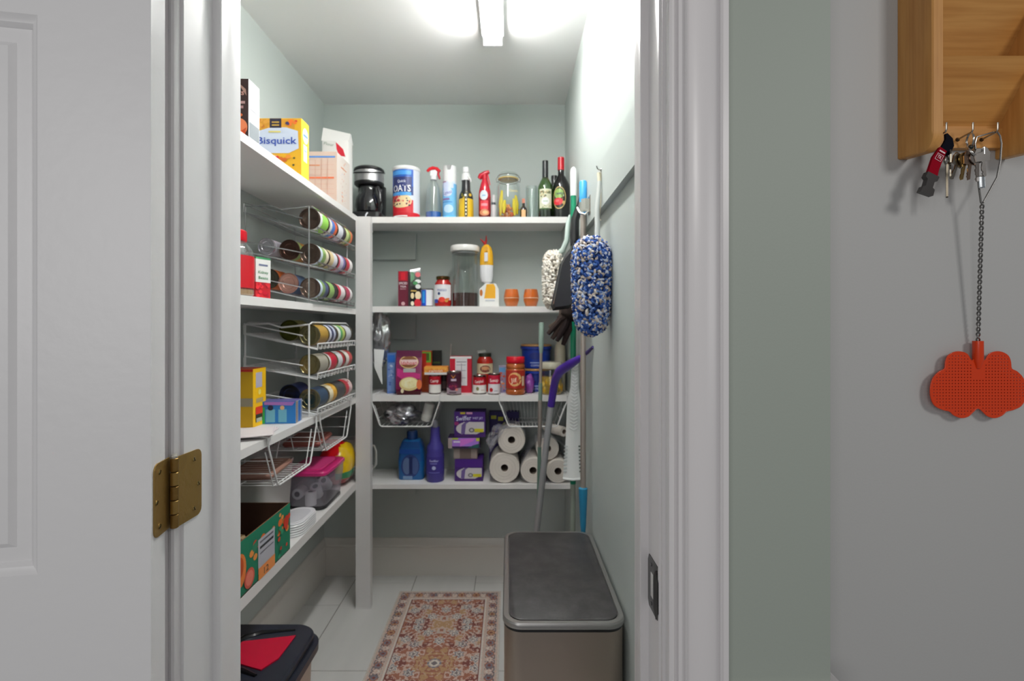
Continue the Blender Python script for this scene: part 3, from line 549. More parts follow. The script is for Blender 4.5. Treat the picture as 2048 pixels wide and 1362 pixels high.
soup('wide red and white soup can in front of the salsa jar', 959, 2.68, Z3, 'Campbell', [('e', -.008, .030, .008, .010, (120, 110, 70)), ('r', .01, .02, .03, .024, (200, 180, 170))], .098, None, 0, .037)
soup('red and white tomato soup can with a red tomato mark', 988.5, 2.655, Z3, 'Soup', [('e', -.016, .026, .010, .011, (200, 24, 40)), ('r', .0, .018, .02, .024, (180, 180, 190))], .110, [(.52, (228, 226, 232)), (.48, (196, 24, 60))], 0, .033)
carton('crisp_box', 'narrow blue and orange box left of the peanut butter jar', 'box', (X(1004.5, 2.73), 2.73, Z3), .036, .05, .145, (150, 140, 170), [('f', [('r', -.016, .04, .016, .065, (90, 150, 200)), ('blobs', -.012, -.06, .012, .04, 14, .007, 9, [(226, 130, 70), (90, 100, 170), (230, 220, 220), (200, 80, 50)])])])
# peanut butter jar
PB = (178, 92, 40)
round_thing('peanut_butter_jar', 'peanut butter jar with red lid and red ring label', 'jar', (X(1031, 2.65), 2.652, Z3), [('jar', 'gloss', [(.044, 0), (.051, .006), (.052, .022), (.048, .027), (.051, .034), (.052, .130), (.048, .136), (.051, .142), (.050, .158), (.042, .168)], PB), ('lid', 'plastic', [(.047, .166), (.049, .169), (.049, .197), (.047, .2), (0, .2)], (206, 14, 40))],
    [(cyl(.0524), [('r', -.06, .036, .06, .130, (176, 44, 30)), ('e', -.004, .084, .036, .036, (236, 186, 120)), ('e', -.010, .084, .027, .026, (200, 60, 40)), ('t', 'Jif', -.010, .080, .022, .034, .15, (246, 226, 200)), ('p', [(-.05, .04), (.04, .04), (.03, .056), (-.04, .052)], (150, 60, 24)), ('r', .034, .05, .05, .10, (226, 200, 170))])])
# wrapped purple thing, blue tubs, yellow jar
blob('candy_bag', 'small purple and silver candy bag right of the peanut butter jar', 'bag', (X(1059, 2.70), 2.70, Z3), (.026, .03, .050), (140, 70, 160), 'film', .25, 12, 20, 14)
for zz, hh, nm in ((0, .118, 'lower blue tub with tan lid behind the pickled pepper jar'), (.1275, .125, 'upper blue tub with tan lid behind the sage green pole')):
    t = thing('blue_tub', nm, 'tub', (X(1072, 2.825), 2.822, Z3+.0+zz), 0, 'blue tubs')
    if zz == 0: hh = .118
    MB().lathe([(.072, 0), (.078, .003), (.082, hh-.02), (.088, hh-.018), (.088, hh-.006), (.084, hh-.004)], (14, 50, 150), 30).obj('tub', 'plastic', t)
    MB().lathe([(.084, hh-.004), (.087, hh-.002), (.087, hh+.006), (.083, hh+.009), (0, hh+.009)], (176, 134, 84), 30).obj('lid', 'plastic', t)
    art(t, [(cyl(.0815, -.1), [('r', -.03, .03, .03, .036, (150, 170, 220)), ('t', 'COFFEE', 0, .018, .010, .05, 0, (190, 200, 230)), ('e', .0, .07, .035, .02, (20, 40, 120))])])
t = thing('pepper_jar', 'clip top glass jar of yellow pickled peppers behind the purple handle', 'jar', (X(1102, 2.67), 2.67, Z3))
MB().lathe([(.055, 0), (.061, .005), (.062, .10), (.056, .12), (.056, .135)], (255, 255, 255), 28, cap1=False).obj('glass_jar', 'glass', t)
MB().lathe([(.060, .137), (.062, .142), (.062, .160), (.056, .172), (0, .174)], (210, 205, 185), 28).obj('lid', 'gloss', t)
MB().lathe([(.0, .004), (.055, .004), (.058, .012), (.0585, .095), (0, .097)], (196, 160, 60), 24).obj('brine', 'gloss', t)
b = MB(); rr = random.Random(9)
for i in range(9):
    a = -PI/2+rr.uniform(-1.3, 1.3); z = rr.uniform(.02, .07); b.ball((.050*math.cos(a), .050*math.sin(a), z), (.016, .012, .024), rr.choice([(214, 170, 40), (190, 140, 40), (226, 190, 80), (120, 100, 40)]), 10, 7)
b.obj('peppers', 'gloss', t)
round_thing('cream_bottle', 'cream bottle behind the yellow pepper jar near the wall', 'bottle', (X(1120, 2.78), 2.78, Z3), [('bottle', 'plastic', [(.026, 0), (.030, .005), (.030, .23), (.026, .255), (.02, .265)], (206, 198, 176)), ('cap', 'plastic', [(.021, .262), (.018, .285), (0, .286)], (206, 198, 180))])

# --- wire baskets hung under shelves: local frame opening towards -y
def wire_basket(label, loc, rz, wt, wb, h, depth, nx=11, flare=.0):
    t = thing('wire_basket', label, 'basket', loc, rz, 'white under-shelf wire baskets'); c = (228, 228, 228); r = .0032
    b = MB()
    b.tube([(-wt/2, -.003, .032), (-wt/2, -.006, -.004), (-wb/2-.004, -.006, -h+.008), (-wb/2+.008, -.006, -h), (wb/2-.008, -.006, -h), (wb/2+.004, -.006, -h+.008), (wt/2, -.006, -.004), (wt/2, -.003, .032)], r, c)
    b.obj('front_frame', 'wirecoat', t)
    for sx in (-1, 1): MB().tube([(sx*wt/2, -.003, .032), (sx*wt/2, .02, .033), (sx*wt/2, depth-.03, .032)], r, c).obj('hanging_arm', 'wirecoat', t)
    b = MB()
    for i in range(nx):
        k = i/(nx-1)*2-1; b.tube([(k*wb/2*.98, -.004, -h), (k*wb/2*.98, depth-.01, -h), (k*(wt*.55+wb*.45)/2, depth, -.02)], .0016, c, 6)
    for yy in (.04, .5, .96):
        y = depth*yy; b.tube([(-wt/2*.95, y, -.02), (-wb/2, y, -h-.001), (wb/2, y, -h-.001), (wt/2*.95, y, -.02)], .0022, c, 6)
    for k in (.35, .68):
        for sx in (-1, 1): b.tube([(sx*(wt+(wb-wt)*k)/2, 0, -h*k), (sx*(wt+(wb-wt)*k)/2, depth, -h*k)], .0016, c, 6)
    b.tube([(-wt/2*.97, depth, -.02), (wt/2*.97, depth, -.02)], .0025, c)
    b.obj('wire_mesh', 'wirecoat', t); return t
cx = (X(744, 2.6)+X(879, 2.6))/2
wire_basket('white wire basket under the back shelf, stuffed with foil bags', (cx, YS-.002, Z3-.031), 0, .350, .262, .130, .255)
t = blob('foil_bag', 'crumpled silver foil bag lying in the basket beside the post', 'bag', (cx-.045, 2.70, Z3-.155), (.085, .09, .044), (200, 200, 206), 'foil', .55, 21, 36, 22, part='foil')
t = thing('paper_roll', 'white paper roll standing in the foil filled basket', 'roll', (cx+.088, 2.69, Z3-.148), 0, None, (0, .25, 0)); MB().lathe([(.022, 0), (.026, .003), (.028, .095), (.020, .10), (0, .1)], (226, 224, 220), 20).obj('paper', 'card', t)
MB().lathe([(.0285, .02), (.0285, .04)], (236, 234, 230), 20).obj('wrap', 'card', t)
wire_basket('empty white wire basket under the back shelf above the paper towels', (X(1066, 2.6), YS-.002, Z3-.031), 0, .350, .25, .130, .255, 15)

# --- lowest back shelf
t = thing('pitcher', 'white pitcher whose handle peeks past the post on the lowest back shelf', 'pitcher', (-.845, 2.74, LZ[3]))
MB().lathe([(.045, 0), (.050, .004), (.054, .18), (.056, .19), (.052, .19), (.045, .01), (0, .01)], (206, 204, 200), 26, cap1=False).obj('jug', 'plastic', t)
MB().tube([(.050, -.012, .03), (.105, -.018, .03), (.122, -.02, .05), (.122, -.02, .12), (.112, -.018, .15), (.052, -.012, .160)], .006, (206, 204, 200)).obj('handle', 'plastic', t)
# blue detergent jug
t = thing('detergent_jug', 'big blue detergent jug with moulded handle, left of purple bottle', 'jug', (X(824, 2.72), 2.73, Z4))
b = MB(); DB = (22, 96, 160)
def rr_ring(w, dd, z, cx=0, r=.02):
    out = []
    for qx, qy, a0 in ((1, 1, 0), (-1, 1, PI/2), (-1, -1, PI), (1, -1, 3*PI/2)):
        for i in range(4): a = a0+PI/2*i/3; out.append((cx+qx*(w/2-r)+r*math.cos(a), qy*(dd/2-r)+r*math.sin(a), z))
    return out
b.loft([rr_ring(.132, .09, 0), rr_ring(.138, .096, .01), rr_ring(.142, .096, .10), rr_ring(.128, .094, .17), rr_ring(.100, .09, .205, .0), rr_ring(.090, .06, .212, .0)], [DB, DB, (20, 84, 150), (18, 74, 140), DB]); b.obj('jug', 'plastic', t)
MB().lathe([(.030, .210), (.030, .250), (.026, .256), (0, .257)], (14, 54, 110), 24).obj('cap', 'plastic', t)
art(t, [(plane((0, -.0484, 0), (1, 0, 0), (0, 0, 1)), [('e', -.002, .075, .050, .062, (40, 60, 120)), ('e', -.020, .075, .022, .045, (90, 110, 150)), ('e', .022, .075, .020, .045, (70, 90, 140)), ('r', -.008, .03, .010, .125, (18, 36, 90)), ('r', -.06, .14, .05, .165, (20, 70, 150)), ('r', -.04, .005, .01, .022, (120, 150, 190))])])
# purple floor cleaner
t = round_thing('floor_cleaner', 'tall purple floor cleaner bottle right of the blue jug', 'bottle', (X(870.5, 2.68), 2.68, Z4), [('bottle', 'plastic', [(.045, 0), (.048, .005), (.047, .03), (.049, .04), (.048, .14), (.044, .152), (.047, .165), (.044, .185), (.030, .205), (.025, .25), (.024, .285)], (66, 58, 140)), ('cap', 'plastic', [(.014, .283), (.014, .312), (.010, .325), (0, .326)], (150, 150, 160))],
    [(cyl(.0495), [('r', -.045, .045, .045, .135, (56, 44, 130)), ('t', 'Swiffer', .0, .115, .011, .05, 0, (190, 196, 236)), ('r', -.02, .098, .016, .103, (130, 130, 200)), ('e', 0, .078, .010, .010, (190, 196, 230)), ('r', -.03, .05, .03, .056, (100, 100, 180))])], n=28)
# purple boxes
PU = (62, 26, 110)
def pad_art(w, h, tag=True):
    a = [('r', -w/2+.002, h*.14, w/2-.002, h/2-.002, (70, 26, 126)), ('e', -w*.02, -h*.16, w*.42, h*.27, (206, 200, 204)), ('r', -w*.2, -h*.28, w*.46, h*.10, (208, 202, 206)), ('p', [(-w*.28, -h*.36), (-w*.16, -h*.40), (-w*.12, h*.02), (-w*.02, h*.11), (-w*.14, h*.11), (-w*.26, -h*.02)], (110, 90, 150)), ('r', -w*.5, -h*.48, w*.5, -h*.38, (66, 28, 104)),
         ('e', w*.06, -h*.22, w*.09, h*.09, (110, 105, 110)), ('e', w*.06, -h*.22, w*.05, h*.05, (190, 186, 190))]
    if tag: a += [('r', w*.15, -h*.30, w*.44, -h*.16, (206, 196, 40))]
    return a
carton('mop_pad_box', 'purple mop pad box at the bottom of the stack', 'box', (X(938, 2.67), 2.72, Z4), .150, .12, .118, PU, [('f', pad_art(.15, .118))])
carton('cardboard_box', 'plain open cardboard box on the bottom purple mop pad box', 'box', (X(931, 2.67), 2.72, Z4+.1185), .125, .11, .058, (142, 128, 120), [('f', [('r', -.03, -.028, .03, .028, (110, 94, 88)), ('r', -.06, -.026, -.03, .02, (160, 148, 142)), ('r', .03, -.026, .06, .02, (156, 142, 136))])])
t = carton('duster_refill_box', 'slim purple and pink box between cardboard box and top purple box', 'box', (X(928, 2.66), 2.70, Z4+.177), .170, .10, .058, (44, 26, 70), [('f', [('p', [(-.06, -.018), (.08, -.018), (.08, .027), (-.08, .027), (-.08, .0)], (170, 120, 220)), ('p', [(-.02, -.02), (.05, .01), (.06, .026), (-.02, .02)], (214, 120, 220)), ('p', [(.02, -.026), (.08, -.026), (.08, -.004), (.05, -.012)], (30, 90, 90)), ('r', -.055, .002, -.02, .010, (236, 230, 246)), ('r', .065, .01, .083, .027, (190, 200, 60)), ('r', -.083, -.028, -.062, .026, (176, 160, 160)), ('r', -.062, .018, -.03, .027, (170, 190, 60))])])
carton('mop_pad_box', 'purple mop pad box on top of the stack, wordmark in white', 'box', (X(940, 2.67), 2.71, Z4+.2355), .166, .11, .135, PU, [('f', pad_art(.166, .135)+[('t', 'Swiffer', -.032, .034, .024, .080, .06, (222, 226, 246)), ('t', 'WET JET', .042, .034, .011, .056, 0, (206, 200, 236)), ('r', -.05, .055, -.024, .066, (214, 196, 60)), ('r', -.018, .055, .014, .066, (226, 160, 206)), ('e', -.07, .006, .012, .010, (150, 40, 110))])])
carton('purple_carton', 'dark purple carton with yellow corner tags behind the wrapped roll', 'box', (X(1008, 2.72), 2.861, Z4), .17, .06, .34, (40, 24, 96), [('f', [('r', -.075, .13, -.045, .15, (190, 190, 50)), ('r', -.035, .12, -.005, .142, (190, 190, 60)), ('r', -.05, .05, .01, .10, (120, 110, 190)), ('r', .03, .02, .08, .08, (30, 40, 150))])])
# paper towel rolls: axis towards the camera
def towel(label, px, py, dd, r=.078, L=.20, hole=.019, wrap=False, col=(228, 220, 212), rot=None, z=None):
    t = thing('paper_towel_roll', label, 'paper towel roll', (X(px, dd), dd, z if z is not None else ZZ(py, dd)), 0, 'paper towel rolls', rot or (-PI/2, 0, 0))
    MB().lathe([(hole, 0), (r*.97, 0), (r, .004), (r, L-.004), (r*.97, L), (hole, L)], col, 36, cap0=False, cap1=False).obj('paper', 'card', t)
    MB().lathe([(hole+.0002, .001), (hole+.0002, L-.001)], (150, 136, 124), 20, cap0=False, cap1=False).obj('card_core', 'card', t)
    b = MB(); pts = []
    for i in range(60):
        a = i/59*2*PI*3; q = hole+.006+(r-hole-.012)*i/59; pts.append((q*math.cos(a), q*math.sin(a), -.0003))
    b.tube(pts, .0005, (200, 192, 184), 4); b.obj('spiral_edge', 'card', t)
    return t
dt = 2.625
R = .080
zc = Z4+R+.001
towel('bare paper towel roll under the bagged roll, right of purple boxes', 1009, 940, dt, R, z=zc)
towel('paper towel roll in the bag, lower left of the three bundled rolls', 1066, 940, dt, .066, z=Z4+.067)
towel('paper towel roll in the bag, lower right beside the white scraper', 1116, 943, dt, .062, z=Z4+.063)
towel('paper towel roll in the bag, topmost of the three bundled rolls', 1095, 890, dt+.02, .061, z=Z4+.178)
zu = zc+.148
tr = towel('paper towel roll with a clear bag pulled back, on the bare roll', 1023, 893, dt-.005, .072, L=.17, z=zu)
t = thing('plastic_bag', 'crumpled clear plastic bag pulled off the upper paper towel roll', 'plastic bag', (X(1023, dt), dt, zu))
b = MB(); n = 30; rings = []
for k in range(12):
    q = k/11; ring = []
    cx_, cz_ = -.13*max(0, q-.25), .035*math.sin(q*3)
    rad = .0775+.006*q if q < .45 else .081*(1-.75*(q-.45)/.55)
    for i in range(n):
        a = 2*PI*i/n; jj = 1+.10*noise.noise(Vector((math.cos(a)*2.5, math.sin(a)*2.5, q*5)))*min(1, q*3)
        ring.append((cx_+rad*jj*math.cos(a), .04-.07*q if q > .2 else .03, cz_+rad*jj*math.sin(a)))
    rings.append(ring)
rings = []
for k in range(14):      # sleeve runs along the roll, then gathers to the left of it
    q = k/13; ring = []
    for i in range(n):
        a = 2*PI*i/n; w_ = noise.noise(Vector((math.cos(a)*2, math.sin(a)*2, q*4+3)))*.012
        ra = .0740+abs(w_)*.4 if q < .35 else (.0735+w_)*(1-.55*(q-.35)/.65)
        ring.append((-.10*max(0, q-.35)/.65+ra*math.cos(a)*(1 if q < .35 else 1-.4*(q-.35)), .12-.10*min(q, .35)/.35-.045*max(0, q-.35), .02*max(0, q-.35)/.65+ra*math.sin(a)))
    rings.append(ring)
b.loft([[(x*1.02, y+.03, z*1.02) for x, y, z in r_] for r_ in rings[:6]], (232, 230, 240), False, False)
b.obj('sleeve', 'cling', t, sharp=60)
b = MB(); rr = random.Random(3)
for i in range(9):
    a = 1.4+i*.24; x0, z0 = .078*math.cos(a), .078*math.sin(a)
    m_ = Vector((x0-.03-rr.uniform(0, .02), -.01-rr.uniform(0, .02), z0+rr.uniform(-.01, .03)))
    b.loft([[(x0+.012, .05, z0+.004), (x0-.004, .05, z0-.012)], [(x0, -.004, z0), (x0-.016, -.006, z0-.016)], [tuple(m_), tuple(m_+Vector((-.012, .004, -.02)))], [(-.105-rr.uniform(0, .012), -.012, -.035+rr.uniform(-.02, .03)), (-.112, -.008, -.05+rr.uniform(-.02, .02))]], (236, 234, 244), False, False, False)
b.obj('gathered_end', 'cling', t, sharp=60)
t = thing('plastic_wrap', 'clear plastic wrap around the three bundled paper towel rolls', 'plastic wrap', (0, 0, 0))
hull = [(X(1066, dt)-.069, Z4+.004), (X(1066, dt)-.070, Z4+.09), (X(1080, dt)-.040, Z4+.20), (X(1095, dt)-.030, Z4+.243), (X(1095, dt)+.035, Z4+.243), (X(1116, dt)+.060, Z4+.17), (X(1116, dt)+.064, Z4+.004)]
hull = [(min(x, XR-.004), z) for x, z in hull]
hp = []
for i in range(len(hull)):
    a, c_ = Vector((*hull[i-1], 0)), Vector((*hull[i], 0)); e = Vector((*hull[(i+1) % len(hull)], 0))
    for k in range(6):
        q = k/5; hp.append(tuple(((a+c_)/2*(1-q)**2+c_*2*q*(1-q)+(c_+e)/2*q*q)[:2]))
MB().loft([[(x, dt-.004+.012*s, z) for x, z in hp] if s == 0 else [(x, dt+.215*s, z) for x, z in hp] for s in (0, .5, 1)], (235, 236, 240), False, False).obj('film', 'cling', t, sharp=70)
t = towel('thin white roll lying slanted on the bundled rolls by the wall', 1120, 845, 2.66, .026, .16, .012, rot=(PI/2, 0, 0), z=.951)
t.location = (.205, 2.765, .892); t.rotation_euler = (PI/2, 0, .56)
# ================================================================== LEFT SHELVES
def LW(px, off=0.0): return -XS*1000/(1018-px)     # depth at which the shelf front plane shows at this column
L1z, L2z, L3z, L4z = LZ
E = .0008
carton('baking_mix_box', 'dark brown box with orange picture and white side panel, by the door frame', 'box', (-.785-.065, 1.54, L1z+E), .13, .066, .175, [(40, 24, 24), (34, 22, 26), (52, 24, 26), (232, 232, 236), (52, 24, 26), (52, 24, 26)],
       [('f', [('e', .032, -.058, .030, .028, (232, 128, 84)), ('p', [(.02, -.085), (.055, -.085), (.058, -.06)], (196, 70, 20)), ('r', -.02, .012, .055, .020, (190, 150, 150)), ('r', -.01, -.002, .05, .006, (180, 136, 140)), ('e', .03, -.022, .018, .007, (222, 110, 60)), ('t', 'tiers', .028, .048, .016, .05, -.1, (206, 150, 140)), ('p', [(.03, .08), (.058, .055), (.060, .035), (.05, .05)], (170, 130, 120))]),
        ('r', [('r', -.03, -.085, .03, -.040, (150, 156, 162)), ('r', -.03, .055, .03, .08, (218, 220, 226)), ('r', -.03, .0, .03, .002, (200, 200, 208))])])
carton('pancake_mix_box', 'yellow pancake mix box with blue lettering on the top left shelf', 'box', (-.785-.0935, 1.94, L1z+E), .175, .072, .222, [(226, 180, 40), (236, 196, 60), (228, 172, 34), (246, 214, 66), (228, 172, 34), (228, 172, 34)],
       [('f', [('r', -.085, .07, .062, .108, (214, 150, 40)), ('blobs', -.08, .075, -.03, .105, 12, .008, 5, [(226, 160, 60), (200, 120, 30)]), ('p', [(-.085, .0), (-.082, .060), (-.03, .076), (.03, .076), (.075, .062), (.078, -.004), (.04, -.022), (-.06, -.022)], (206, 214, 234)), ('r', -.032, .074, .012, .110, (34, 30, 56)), ('r', -.024, .082, .004, .087, (200, 160, 60)), ('r', -.024, .093, .004, .098, (200, 160, 60)), ('blobs', .028, .085, .07, .10, 6, .009, 2, [(214, 70, 50), (236, 120, 40), (50, 40, 90)]),
           ('r', -.036, .056, .010, .062, (222, 206, 120)), ('t', 'Bisquick', -.004, .026, .026, .150, .0, (46, 76, 168)), ('blobs', -.07, -.05, .045, -.028, 14, .011, 7, [(226, 140, 50), (206, 30, 60), (120, 30, 80), (240, 180, 120), (200, 100, 30)]), ('blobs', -.07, -.095, .05, -.06, 16, .013, 8, [(236, 150, 40), (244, 196, 110), (230, 120, 30)]), ('blobs', .03, -.095, .07, -.03, 4, .005, 6, [(70, 70, 40)])]),
        ('r', [('e', .002, .056, .026, .030, (226, 238, 250)), ('r', -.018, .052, .022, .060, (110, 150, 210)), ('r', -.018, -.045, .016, .02, (232, 238, 250)), ('r', -.012, -.005, .012, .0, (150, 180, 220))])])
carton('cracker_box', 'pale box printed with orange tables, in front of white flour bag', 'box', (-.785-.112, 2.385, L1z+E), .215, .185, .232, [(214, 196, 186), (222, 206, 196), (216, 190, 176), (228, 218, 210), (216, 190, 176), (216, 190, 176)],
       [('f', [('r', -.02, .088, .10, .096, (90, 140, 210)), ('r', -.1, -.008, .095, .0, (230, 120, 80)), ('r', -.1, .05, .03, .055, (226, 150, 110))]+[('r', -.02+.028*i, -.105, -.018+.028*i, .08, (206, 160, 140)) for i in range(4)]+[('r', -.1, -.1+.022*i, .095, -.099+.022*i, (216, 160, 140)) for i in range(8)]),
        ('r', [('blobs', -.04, -.1, .04, .10, 36, .004, 3, [(206, 170, 156), (236, 190, 160), (196, 200, 214), (226, 140, 90)]), ('r', -.04, .06, .04, .064, (226, 140, 90))])])
t = thing('flour_bag', 'white paper flour bag with red emblem, topmost on the left shelf', 'bag', (-.868, 2.530, L1z+E))
b = MB(); b.rbox(.138, .070, 0, .36, (232, 230, 228), .012, .002, 2); b.loft([[(-.069, -.035, .358), (.069, -.035, .358), (.069, .035, .358), (-.069, .035, .358)], [(-.068, -.012, .432), (.066, .0, .405), (.066, .012, .405), (-.068, .010, .432)]], (236, 234, 232)); b.obj('paper_bag', 'card', t)
art(t, [(plane((0, -.0352, .015), (1, 0, 0), (0, 0, 1)), [('p', [(.004, .335), (.040, .300), (.052, .262), (.020, .268), (.008, .30)], (200, 30, 50)), ('blobs', -.03, .255, .03, .275, 10, .006, 3, [(150, 150, 160), (90, 90, 110)]), ('r', -.06, .246, .01, .253, (90, 140, 210)), ('t', 'Flour', -.03, .325, .014, .05, -.2, (160, 170, 160))])])

# --- can racks
def can_rack(name, label, y0, y1, tiers, zb, zt, col, fin, r, lip, nx):
    xb, xf = -1.060, -.765
    t = thing(name, label, 'rack', (0, 0, 0))
    for k, (z1_, z0_) in enumerate(tiers):     # z at the back, z at the front
        b = MB()
        for y in (y0, y1): b.tube([(xb, y, z1_+.035), (xb, y, z1_), (xf, y, z0_), (xf+.0, y, z0_+lip)], r, col)
        b.tube([(xf, y0, z0_+lip), (xf, y1, z0_+lip)], r, col); b.tube([(xb, y0, z1_), (xb, y1, z1_)], r, col)
        for i in range(1, nx):
            y = y0+(y1-y0)*i/nx; b.tube([(xb, y, z1_), (xf, y, z0_), (xf+.001, y, z0_+lip)], r*.6, col, 6)
        b.tube([(xb+.1, y0, z1_+(z0_-z1_)*.34-.002), (xb+.1, y1, z1_+(z0_-z1_)*.34-.002)], r*.8, col, 6)
        b.tube([(xb, y0, z1_+.04), (xf-.06, y0, z0_+.055)], r*.8, col, 6)
        b.obj('wire_tier', fin, t)
    for x in (xb+.005, xf-.035):
        b = MB(); b.tube([(x, y0+.0, zb+.003), (x, y0, zt), (x, y0+.03, zt+.008), (x, y1-.03, zt+.008), (x, y1, zt), (x, y1, zb+.003)], r, col); b.obj('upright_frame', fin, t)
    MB().tube([(xb+.005, y0, zt), (xb+.10, y0, zt+.004), (xb+.15, y0, zt-.012), (xf-.035, y0, zt)], r, col).obj('top_wire', fin, t)
    return t
CHR = (190, 190, 192)
can_rack('can_rack', 'chrome three tier wire can rack under the top left shelf', 2.0, 2.47, [(1.90, 1.822), (1.745, 1.684), (1.610, 1.545)], L2z+E, 1.925, CHR, 'metal', .003, .018, 8)
can_rack('can_rack', 'white coated three tier wire can rack on the third left shelf', 2.0, 2.48, [(1.415, 1.352), (1.285, 1.233), (1.145, 1.092)], L3z+E, 1.452, (226, 226, 226), 'wirecoat', .0036, .022, 12)
def lying(label, x, y, z, r, bands, group, L=.105, end=(116, 96, 88), arts=()):
    return can('food_can', label, (x, y, z), r, L, bands, arts, group, rot=(-PI/2, 0, 0), end=end)
CG, WG = 'cans in the chrome rack', 'cans in the white rack'
r0 = .041; xf0 = -.80
def sl(tier, x, r): zb_, zf_ = tier; k = (x+1.060)/.295; return zb_+(zf_-zb_)*k+r*1.03+.003
T1, T2, T3 = (1.90, 1.822), (1.745, 1.684), (1.610, 1.545)
rows = [
 ('chrome rack top tier', T1, xf0-.012, .044, CG, [('lime green and white can nearest the doorway', [(.25, (236, 240, 236)), (.75, (150, 210, 90))], [('r', -.05, .02, .05, .05, (240, 240, 236)), ('blobs', -.05, .02, .05, .09, 22, .008, 3, [(120, 190, 70), (226, 90, 50), (240, 220, 120), (70, 110, 190)])]),
    ('white can with blue and orange picture', [(.3, (238, 236, 230)), (.4, (70, 120, 200)), (.3, (226, 100, 50))], [('blobs', -.05, .01, .05, .1, 18, .009, 5, [(240, 200, 120), (200, 60, 40), (80, 130, 200)])]), ('white can with a dark rim band', [(.7, (226, 228, 236)), (.3, (60, 56, 70))], []), ('pale green can with an orange end', [(.4, (206, 222, 150)), (.3, (120, 150, 70)), (.3, (220, 110, 60))], [])]),
 ('chrome rack middle tier', T2, xf0-.010, .043, CG, [('white and green can nearest the doorway', [(.25, (214, 226, 240)), (.4, (130, 160, 90)), (.35, (226, 216, 190))], [('e', 0, .05, .016, .02, (214, 190, 130))]),
    ('cream can with yellow green flecks', [(.5, (226, 206, 160)), (.5, (226, 226, 236))], [('blobs', -.05, .02, .05, .09, 14, .008, 6, [(120, 150, 80), (240, 220, 170)])]), ('white can with purple and red stripes', [(.2, (206, 60, 90)), (.5, (216, 214, 232)), (.3, (120, 110, 170))], []), ('red and white can', [(.5, (206, 36, 60)), (.5, (236, 232, 232))], [])]),
 ('chrome rack bottom tier', T3, xf0-.010, .042, CG, [('blue white and green can nearest the doorway', [(.25, (206, 220, 240)), (.35, (120, 150, 90)), (.4, (70, 80, 120))], [('e', 0, .05, .016, .02, (226, 226, 210))]),
    ('pale green can with a dark end', [(.6, (150, 190, 110)), (.4, (34, 34, 36))], []), ('white can with one crimson band', [(.35, (196, 36, 66)), (.65, (236, 230, 230))], []), ('crimson can with a white rim', [(.6, (180, 40, 80)), (.4, (236, 232, 234))], [])]),
 ('white rack top tier', (1.415, 1.352), xf0-.012, .043, WG, [('clear jar with amber contents', [(1, (176, 140, 60))], []), ('white and navy can', [(.25, (226, 228, 240)), (.3, (52, 58, 96)), (.25, (200, 206, 226)), (.2, (50, 50, 70))], []), ('white can with a green leaf band', [(.35, (232, 236, 232)), (.3, (70, 160, 90)), (.35, (190, 206, 110))], []), ('white can with grey rings', [(.8, (222, 224, 232)), (.2, (40, 40, 40))], [('e', 0, .05, .02, .024, (190, 196, 214))])]),
 ('white rack middle tier', (1.285, 1.233), xf0-.012, .043, WG, [('big unlabelled steel can', [(1, (168, 164, 150))], []), ('red can with pink lettering', [(.2, (226, 222, 222)), (.8, (196, 24, 54))], [('t', 'Soup', .0, .055, .012, .04, 1.2, (240, 190, 200))]), ('white can with a red end band', [(.65, (226, 228, 230)), (.35, (170, 30, 40))], []), ('cream and red can', [(.5, (236, 230, 224)), (.5, (190, 60, 60))], [])]),
 ('white rack bottom tier', (1.145, 1.092), xf0-.012, .043, WG, [('teal bodied can with dark end', [(1, (44, 70, 96))], []), ('cream can with a yellow end', [(.5, (232, 222, 190)), (.5, (224, 170, 60))], [('blobs', -.05, .01, .05, .06, 12, .008, 4, [(190, 150, 60), (240, 236, 220)])]), ('dark grey can', [(1, (60, 60, 64))], []), ('red and white patterned can', [(.5, (196, 50, 66)), (.5, (230, 200, 200))], [('blobs', -.05, .02, .05, .09, 12, .008, 4, [(240, 236, 230), (190, 40, 60)])])]),
]
for where, tier, x, r, g, cans in rows:
    for i, (desc, bands, arts_) in enumerate(cans):
        lying(f'{desc}, {where}', x, 2.035+i*.108, sl(tier, x, r), r, bands, g, .104, (116, 98, 90) if g is CG else (150, 140, 104), arts_)
lying('dark ended can with green and orange label, second row of chrome rack middle tier', -.905, 2.06, sl(T2, -.905, .043), .043, [(.3, (170, 190, 110)), (.7, (226, 150, 60))], CG, .104, (84, 60, 54))
lying('pale grey ended can at the back of the chrome rack middle tier', -.995, 2.05, sl(T2, -.995, .036), .036, [(1, (190, 186, 200))], CG, .104, (186, 180, 190))
lying('copper ended can, second row of the chrome rack bottom tier', -.905, 2.05, sl(T3, -.905, .042), .042, [(1, (90, 110, 150))], CG, .104, (176, 130, 120))
lying('orange labelled can at the back of the chrome rack bottom tier', -.995, 2.07, sl(T3, -.995, .042), .042, [(1, (226, 110, 40))], CG, .104, (70, 64, 56))
lying('olive jar in the second row of the white rack top tier', -.900, 2.05, sl((1.415, 1.352), -.900, .043), .043, [(1, (120, 116, 60))], WG, .104, (90, 90, 40))
lying('navy can in the second row of the white rack bottom tier', -.900, 2.05, sl((1.145, 1.092), -.900, .043), .043, [(1, (30, 50, 110))], WG, .104, (52, 60, 90))

